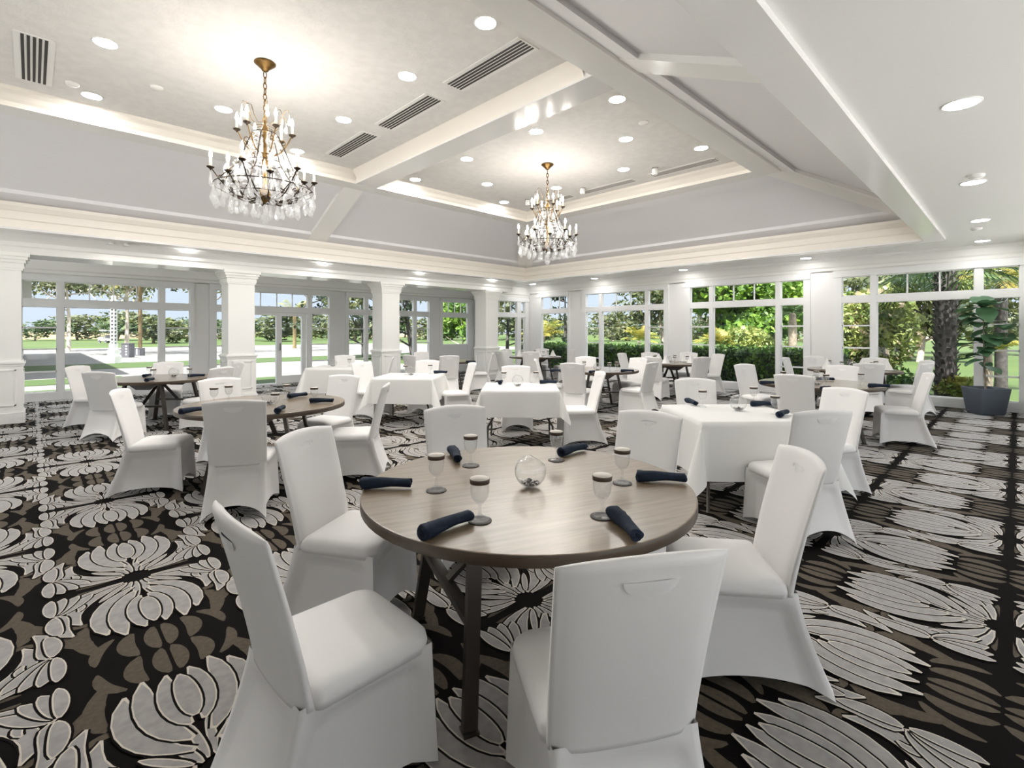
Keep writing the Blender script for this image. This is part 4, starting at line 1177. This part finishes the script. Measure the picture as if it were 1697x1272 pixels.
def hedge(u0, v0, u1, v1, h, n, seed, label):
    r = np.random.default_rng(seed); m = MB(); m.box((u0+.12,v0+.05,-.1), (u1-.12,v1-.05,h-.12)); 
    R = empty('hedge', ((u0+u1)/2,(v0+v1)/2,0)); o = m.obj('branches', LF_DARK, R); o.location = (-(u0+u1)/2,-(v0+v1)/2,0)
    C = np.stack([r.uniform(u0,u1,n), r.uniform(v0,v1,n), r.uniform(0,h,n)],1)
    f = r.random(n); C[f<.45,0] = u0+r.random((f<.45).sum())*.15; C[(f>=.45)&(f<.9),2] = h-r.random(((f>=.45)&(f<.9)).sum())*.14
    C += r.normal(size=C.shape)*.04
    a = r.normal(size=(n,3)); a /= np.linalg.norm(a,axis=1,keepdims=True); b = np.cross(a, r.normal(size=(n,3))); b /= np.maximum(np.linalg.norm(b,axis=1,keepdims=True),1e-6)
    s = .055*(.6+.8*r.random((n,1)))
    V = np.empty((n,4,3)); V[:,0] = C-a*s; V[:,1] = C+b*s*.6; V[:,2] = C+a*s; V[:,3] = C-b*s*.6
    o = np_obj('foliage', V.reshape(-1,3), np.arange(n*4).reshape(-1,4), LF_HEDGE, parent=R); o.location = (-(u0+u1)/2,-(v0+v1)/2,0)
    tag(R, label, 'hedge')
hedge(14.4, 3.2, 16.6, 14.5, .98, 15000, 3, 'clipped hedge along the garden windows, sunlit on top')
def palm(loc, h, r, frond_n, frond_l, lm, bm, label, group, seed=1, boots=False, name='palm_tree', up=.5, width=.10, droop=.8, fan=False, base_z=-.12):
    rn = random.Random(seed); R = empty(name, (loc[0],loc[1],base_z))
    m = MB(); m.lathe([(r*1.15,-.1),(r*1.05,.2),(r,h*.4),(r*1.05,h*.8),(r*.8,h),(.001,h+.05)], 14)
    if boots:
        for k in range(int(h/.10)):
            for q in range(5):
                a = q*2*PI/5+k*.6+rn.uniform(-.1,.1); z = .1+k*.10+rn.uniform(-.02,.02); c_, s_ = math.cos(a), math.sin(a)
                m.bar((c_*r*.86, s_*r*.86, z), (c_*(r+.06), s_*(r+.06), z+.14), .06, .02)
    m.obj('trunk', bm, R)
    VV, FF = [], []; o = 0
    for i in range(frond_n):
        a = i*2.39996+rn.uniform(-.2,.2); el = up+rn.uniform(-.45,.55); L_ = frond_l*rn.uniform(.8,1.1); ca, sa = math.cos(a), math.sin(a)
        def at(t):
            return np.array((ca*L_*t*math.cos(el), sa*L_*t*math.cos(el), h+L_*(t*math.sin(el)-droop*.5*t*t)))
        pts = [at(t) for t in np.linspace(0,1,9)]
        # rachis
        for k in range(8):
            n_ = np.array((-sa,ca,0))*.018*(1-k/9)
            VV += [pts[k]-n_, pts[k]+n_, pts[k+1]+n_*.8, pts[k+1]-n_*.8]; FF.append([o,o+1,o+2,o+3]); o += 4
        if fan:
            c0 = at(.55); fw = (at(.6)-at(.5)); fw /= np.linalg.norm(fw); sd_ = np.array((-sa,ca,0.)); 
            for b_ in np.linspace(-2.3,2.3,26):
                d = fw*math.cos(b_)+sd_*math.sin(b_); ln = L_*.52*(.75+.25*math.cos(b_)); e = c0+d*ln+np.array((0,0,-.25*ln*rn.random()))
                p_ = np.cross(d,(0,0,1.)); p_ /= max(1e-6,np.linalg.norm(p_)); mdl = c0+d*ln*.55
                VV += [c0, mdl-p_*.022, e, mdl+p_*.022]; FF.append([o,o+1,o+2,o+3]); o += 4
        else:
            for t in np.linspace(.12,.98,24):
                p = at(t); fw = at(min(1,t+.03))-at(t-.03); fw /= np.linalg.norm(fw)
                for sg in (-1,1):
                    ln = L_*.30*math.sin(PI*(.15+.8*t))**.7; d = np.array((-sa,ca,0))*sg*.8+fw*.6+np.array((0,0,-.15-.35*rn.random())); d /= np.linalg.norm(d)
                    e = p+d*ln; w_ = fw*width*.22
                    VV += [p-w_*.5, p+w_*.5, p+d*ln*.5+w_, e]; FF.append([o,o+1,o+2,o+3]); o += 4
    np_obj('fronds', np.array(VV), np.array(FF), lm, parent=R)
    tag(R, label, 'palm', group); return R
# garden side
palm(plan(11.7,10.3), 3.15, .20, 30, 1.75, LF_PALM, BARKD, 'stout palm with dark booted trunk close outside the right window', 'palms in the garden', 4, True, up=.25, fan=True, droop=1.1)
palm(plan(13.2,13.1), 3.0, .13, 20, 1.7, LF_YEL, BARKD, 'yellowing palm behind the potted tree', 'palms in the garden', 6, False, up=.5, droop=.9)
palm(plan(11.4,11.0), 1.1, .09, 10, .9, LF_YEL, BARK, 'short golden palm beside the stout palm', 'palms in the garden', 8, up=.6)
palm(plan(14.6,12.95), 3.7, .12, 18, 2.3, LF_BLUE, BARKD, 'blue-grey palm fronds behind the stout palm', 'palms in the garden', 12, up=.25, droop=.9)
bush(plan(14.4,10.0), 1.6, 1.5, 2.9, LF_BUSH, 'tall pale flowering shrub before the fairway', 'garden shrubs', 7500, .085, 21, extra=PETAL, nb=10)
bush(plan(11.6,9.0), .8, .6, .75, LF_HEDGE, 'low leafy shrub left of the stout palm', 'garden shrubs', 1500, .06, 22)
bush(plan(11.5,10.35), .5, .5, .6, LF_YEL, 'low golden shrub right of the stout palm', 'garden shrubs', 900, .06, 23)
palm(plan(21,8.9), 1.0, .10, 22, 1.35, LF_YEL, BARK, 'golden young palm on the lawn beyond the hedge', 'palms in the garden', 31, up=.75, droop=.7)
palm(plan(19.5,11.1), 2.3, .15, 18, 1.3, LF_PALM, BARK, 'slim-trunked palm at the end of the hedge', 'palms in the garden', 33, up=.5)
bush(plan(20.5,10.0), 1.7, 1.5, 1.9, LF_BUSH, 'rounded yellow-green shrub beyond the hedge', 'garden shrubs', 2600, .10, 34)
palm(plan(26,6.7), 1.1, .09, 16, 1.5, LF_YEL, BARKW, 'single small palm on the fairway', 'palms in the garden', 35, up=.8, droop=.9)
for i, (ah, sd_, h, cr, lab) in enumerate(((34,13.6,7.0,3.2,'bright lime tree beyond the hedge, left of the pair'),(38,17.5,8.6,3.8,'tallest lime tree beyond the hedge'),(31,16.4,5.0,2.6,'lower lime tree in front of the tall one'),(36,20.5,6.0,2.8,'lime tree at the right end of the row'))):
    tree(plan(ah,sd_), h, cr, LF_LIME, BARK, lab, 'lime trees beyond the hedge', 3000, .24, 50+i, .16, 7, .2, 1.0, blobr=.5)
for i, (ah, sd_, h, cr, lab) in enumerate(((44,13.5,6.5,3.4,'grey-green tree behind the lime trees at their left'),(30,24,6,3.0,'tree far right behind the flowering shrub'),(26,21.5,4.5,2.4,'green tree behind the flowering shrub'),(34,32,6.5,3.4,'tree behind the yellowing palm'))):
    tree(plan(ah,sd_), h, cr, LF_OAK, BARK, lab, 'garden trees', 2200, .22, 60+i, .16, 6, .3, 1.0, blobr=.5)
# left of the corner: thin dark tree and bright palm seen through the corner windows
tree(plan(22,2.2), 4.0, .8, LF_DARK, BARKD, 'thin dark tree outside the single corner window', 'garden trees', 700, .10, 70, .07, 8, .1, .9, blobr=.35)
palm(plan(24,1.5), 1.4, .12, 20, 1.5, LF_YEL, BARK, 'orange-green palm outside the single corner window', 'palms in the garden', 71, up=.7)
tree(plan(27,-2.75), 3.6, 1.5, LF_LIME, BARKW, 'small lime tree seen over the raised sill', 'garden trees', 1800, .14, 72, .06, 6, .3, 1.0, blobr=.5)
bush(plan(25.5,-3.6), 1.0, .8, .8, mat('red_shrub_leaves', lin(150,84,60), .6, col2=lin(70,90,50), nscale=4, transl=.2), 'reddish low shrub seen over the raised sill', 'garden shrubs', 800, .09, 73)
tree(plan(30,-.3), 5.0, 2.0, LF_OAK, BARKD, 'grey-green tree outside the narrow corner window', 'garden trees', 1500, .18, 74, .12, 6, .2, 1.0, blobr=.5)
# driveway side: spreading trees with pale trunks
for i, (ah, sd_, h, cr, lab, lm, bk, st, n) in enumerate((
    (38,-34.2,6.5,4.0,'spreading pale-trunked tree left of the white tower','oak','w',.6,2300),
    (34,-26.6,6.3,4.2,'twin-trunked pale tree right of the white tower','oak','w',.62,2600),
    (36,-22.0,6.8,3.2,'oak arching over the second column','oak','g',.65,1400),
    (40,-16.4,6.6,2.4,'bare-branched dark tree right of the glass door','dark','d',.3,700),
    (30,-9.0,7.0,3.2,'leafy oak seen left of the third column','oak','d',.15,2400),
    (28,-5.6,6.6,2.6,'dark branching tree seen right of the third column','dark','d',.15,1500))):
    tree(plan(ah,sd_), h, cr, LF_OAK if lm == 'oak' else LF_DARK, {'w':BARKW,'g':BARK,'d':BARKD}[bk], lab, 'trees along the driveway', n, .17, 80+i, .15, 7, st, 1.1, blobr=.40, sq=.42)
palm(plan(33,-24.9), 5.2, .11, 18, 2.0, LF_YEL, mat('ochre_palm_bark', lin(134,116,84), .8, noise=.3, nscale=5), 'ochre-trunked palm beside the twin-trunked tree', 'palms along the driveway', 90, up=.4)
palm(plan(46,-20.3), 3.4, .16, 16, 2.2, LF_YEL, mat('straw_palm_bark', lin(134,120,84), .8, noise=.3, nscale=5), 'straw-coloured palm seen through the glass door', 'palms along the driveway', 91, up=.7)
# belt of trees along the horizon: one plant shape, copied and turned
BELT = []
for i in range(4):
    BELT.append(tree((0,0), (6.0,7.5,5.2,6.6)[i], (4.2,4.6,4.4,3.8)[i], (LF_FAR,LF_FAR2,LF_FAR,LF_OAK)[i], BARK, 'x', 'trees along the horizon', 900, .42, 100+i, .2, 6, .1, 1.0, blobr=.55))
spots = []
for k in range(-17, 18):
    az = k*2.65+1.0
    if -46 < az < 47 and not 35 < az < 41: spots.append(az)
ORD = 'first second third fourth fifth sixth seventh eighth ninth tenth eleventh twelfth thirteenth fourteenth fifteenth sixteenth seventeenth eighteenth nineteenth twentieth twenty-first twenty-second twenty-third twenty-fourth twenty-fifth twenty-sixth twenty-seventh twenty-eighth twenty-ninth thirtieth thirty-first thirty-second thirty-third thirty-fourth thirty-fifth'.split()
for j, az in enumerate(spots):
    D_ = 112+22*math.sin(j*1.7)+8*math.cos(j*3.1); a = math.radians(az)
    x, y = plan(D_*math.cos(a), D_*math.sin(a))
    o = inst(BELT[j % 4], (x,y,-.3), j*1.9); s = .8+.35*((j*7) % 5)/5; o.scale = (s*1.25,s*1.25,s*.66)
    side_ = 'driveway' if az < -2 else 'fairway'
    o['label'] = ORD[j]+' distant tree from the left in the belt across the golf course'
    o['group'] = 'trees along the horizon'; o['category'] = 'tree'

# ---------------------------------------------------------------- outside: built things
# porte-cochere beyond the left windows
R = empty('entrance_canopy', (-8,33,0))
m = MB(); m.box((-7.5,-12,3.5), (8.0,13,4.9)); m.box((-7.7,-12.2,4.9), (8.2,13.2,5.1)); m.obj('roof', WHITEP, R)
for x, y in ((7.3,12.3),(7.3,-11),(-6,12.3),(-6,-11)):
    m = MB(); m.box((x-.25,y-.25,-.06), (x+.25,y+.25,3.5)); m.box((x-.32,y-.32,-.06), (x+.32,y+.32,.4)); m.obj('post', WHITEP, R)
tag(R, 'covered entrance canopy shading the driveway at far left', 'canopy')
# white tower on a stepped base
x, y = plan(24,-19.4)
R = empty('garden_tower', (x,y,-.06), TH); R.scale = (.62,.62,1)
m = MB()
for h, z0, z1 in ((.36,0,.34),(.27,.34,.66),(.20,.66,.95)): m.box((-h,-h,z0), (h,h,z1))
m.obj('base', WHITEP, R)
m = MB()
for sx in (-1,1):
    for sy in (-1,1): m.box((sx*.13-.03,sy*.13-.03,.95), (sx*.13+.03,sy*.13+.03,3.0))
for k in range(11):
    z = 1.02+k*.18
    for s in (-1,1): m.box((-.13,s*.13-.012,z), (.13,s*.13+.012,z+.07)); m.box((s*.13-.012,-.13,z), (s*.13+.012,.13,z+.07))
m.obj('lattice_shaft', WHITEP, R)
m = MB(); m.box((-.10,-.10,.95), (.10,.10,3.0)); m.obj('core', DKBOX, R)
m = MB(); m.lathe([(.0005,3.0),(.20,3.0),(.22,3.06),(.14,3.14),(.16,3.24),(.0005,3.34)], 16); m.obj('cap', WHITEP, R)
tag(R, 'slim white lattice tower on a stepped base by the driveway', 'tower')
for i, (px, py, w_, h_, lab) in enumerate(((212,592,.46,.82,'tall dark grey box with white squares beside the tower'),(229,589,.55,.46,'low dark grey box beside the taller one'))):
    D_ = 816.6*(EYE+.06)/(py-549.53); x, y = plan(D_, (px-848.5)/816.6*D_)
    R = empty('utility_box', (x,y,-.06), TH); m = MB(); m.box((-.22,-w_/2,0), (.22,w_/2,h_)); m.box((-.24,-w_/2-.02,h_), (.24,w_/2+.02,h_+.03)); m.obj('cabinet', DKBOX, R)
    m = MB()
    for k in range(4): m.box((-.226,-w_*.15-.04,h_*(.18+.2*k)), (-.219,-w_*.15+.04,h_*(.18+.2*k)+.08))
    m.obj('markings', WHITEP, R); tag(R, lab, 'box', 'boxes by the tower')
def make_cart():
    R = empty('golf_cart')
    m = MB(); m.box((-1.1,-.55,.30), (1.1,.55,.62)); m.box((.55,-.5,.62), (1.05,.5,.85)); m.obj('body', WHITEP, R)
    m = MB(); m.box((-.9,-.58,1.75), (.75,.58,1.82)); m.obj('roof', WHITEP, R)
    m = MB(); m.box((-.45,-.5,.62), (.1,.5,.78)); m.box((-.55,-.5,.62), (-.42,.5,1.15)); m.obj('seat', DKBOX, R)
    for sx in (-.8,.65):
        for sy in (-1,1):
            m = MB(); m.bar((sx,sy*.52,.62), (sx*.95,sy*.52,1.76), .04, .04); m.obj('post', DKBOX, R)
    for sx in (-.72,.72):
        for sy in (-1,1):
            m = MB(); m.tube([(sx,sy*.48,.22),(sx,sy*.60,.22)], .22, 14); m.obj('wheel', DKBOX, R)
    return R
CART = make_cart()
for (ah, sd_), lab in (((70,-57.5),'white golf cart on the fairway left of the tower'),((95,79.2),'golf cart on the fairway beside the stout palm')):
    x, y = plan(ah,sd_); o = inst(CART, (x,y,-.12), TH+1.2); tag(o, lab, 'golf cart', 'golf carts')
x, y = plan(98,76.5)
R = empty('clubhouse', (x,y,-.12), TH)
m = MB(); m.box((-4,-5,0), (4,5,2.6)); m.obj('walls', mat('pale_stucco', lin(222,196,172), .8), R)
m = MB(); m.add([(-4.5,-5.5,2.6),(4.5,-5.5,2.6),(4.5,5.5,2.6),(-4.5,5.5,2.6),(0,-3,4.2),(0,3,4.2)], [(0,1,4),(1,2,5,4),(2,3,5),(3,0,4,5),(0,1,2,3)]); m.obj('roof', mat('terracotta_roof', lin(190,140,112), .8), R)
tag(R, 'small pale house with terracotta roof far behind the stout palm', 'house')
# low wall and table outside the far corner
x, y = plan(22.5,1.7)
# ---------------------------------------------------------------- light
w = bpy.data.worlds.new('daylight'); scene.world = w; w.use_nodes = True
nt = w.node_tree; nt.nodes.clear()
out = nt.nodes.new('ShaderNodeOutputWorld'); bg = nt.nodes.new('ShaderNodeBackground')
tc = nt.nodes.new('ShaderNodeTexCoord'); sp = nt.nodes.new('ShaderNodeSeparateXYZ'); rp = nt.nodes.new('ShaderNodeValToRGB')
el = rp.color_ramp.elements
SKY = .215
el[0].position = 0; el[0].color = (2.4,2.75,3.2,1)
el[1].position = .12; el[1].color = (2.3,2.75,3.3,1)
for pos, col in ((.138,(2.3,2.75,3.3,1)),(.20,(5.0,5.3,5.8,1)),(.34,(8.0,8.3,8.8,1)),(.6,(6.5,6.8,7.4,1)),(1.0,(4.0,4.3,4.8,1))):
    k = el.new(pos); k.color = col
nt.links.new(tc.outputs['Generated'], sp.inputs[0]); nt.links.new(sp.outputs['Z'], rp.inputs[0])
nt.links.new(rp.outputs[0], bg.inputs[0]); bg.inputs[1].default_value = SKY
nt.links.new(bg.outputs[0], out.inputs[0])
sun = bpy.data.lights.new('sun', 'SUN'); sun.energy = 13; sun.angle = math.radians(1.0); sun.color = (1,.97,.92)
so_ = bpy.data.objects.new('sun', sun); COL.objects.link(so_)
so_.rotation_euler = Vector((.40,.26,-.88)).to_track_quat('-Z','Y').to_euler()

# ---------------------------------------------------------------- camera and look
cam = bpy.data.cameras.new('camera'); co = bpy.data.objects.new('camera', cam); COL.objects.link(co)
co.location = (0,0,EYE); co.rotation_euler = (PI/2,0,TH-PI/2)
cam.sensor_fit = 'HORIZONTAL'; cam.sensor_width = 36; cam.lens = 36*816.6/1697; cam.shift_y = -(636-549.53)/1697
cam.clip_start = .02; cam.clip_end = 600
scene.camera = co
vs = scene.view_settings; vs.view_transform = 'Standard'; vs.look = 'None'; vs.gamma = 1; vs.use_curve_mapping = False; vs.exposure = .56
cy = scene.cycles
cy.max_bounces = 7; cy.diffuse_bounces = 5; cy.glossy_bounces = 3; cy.transmission_bounces = 4; cy.transparent_max_bounces = 16
cy.caustics_reflective = False; cy.caustics_refractive = False; cy.sample_clamp_indirect = 6; cy.use_denoising = True
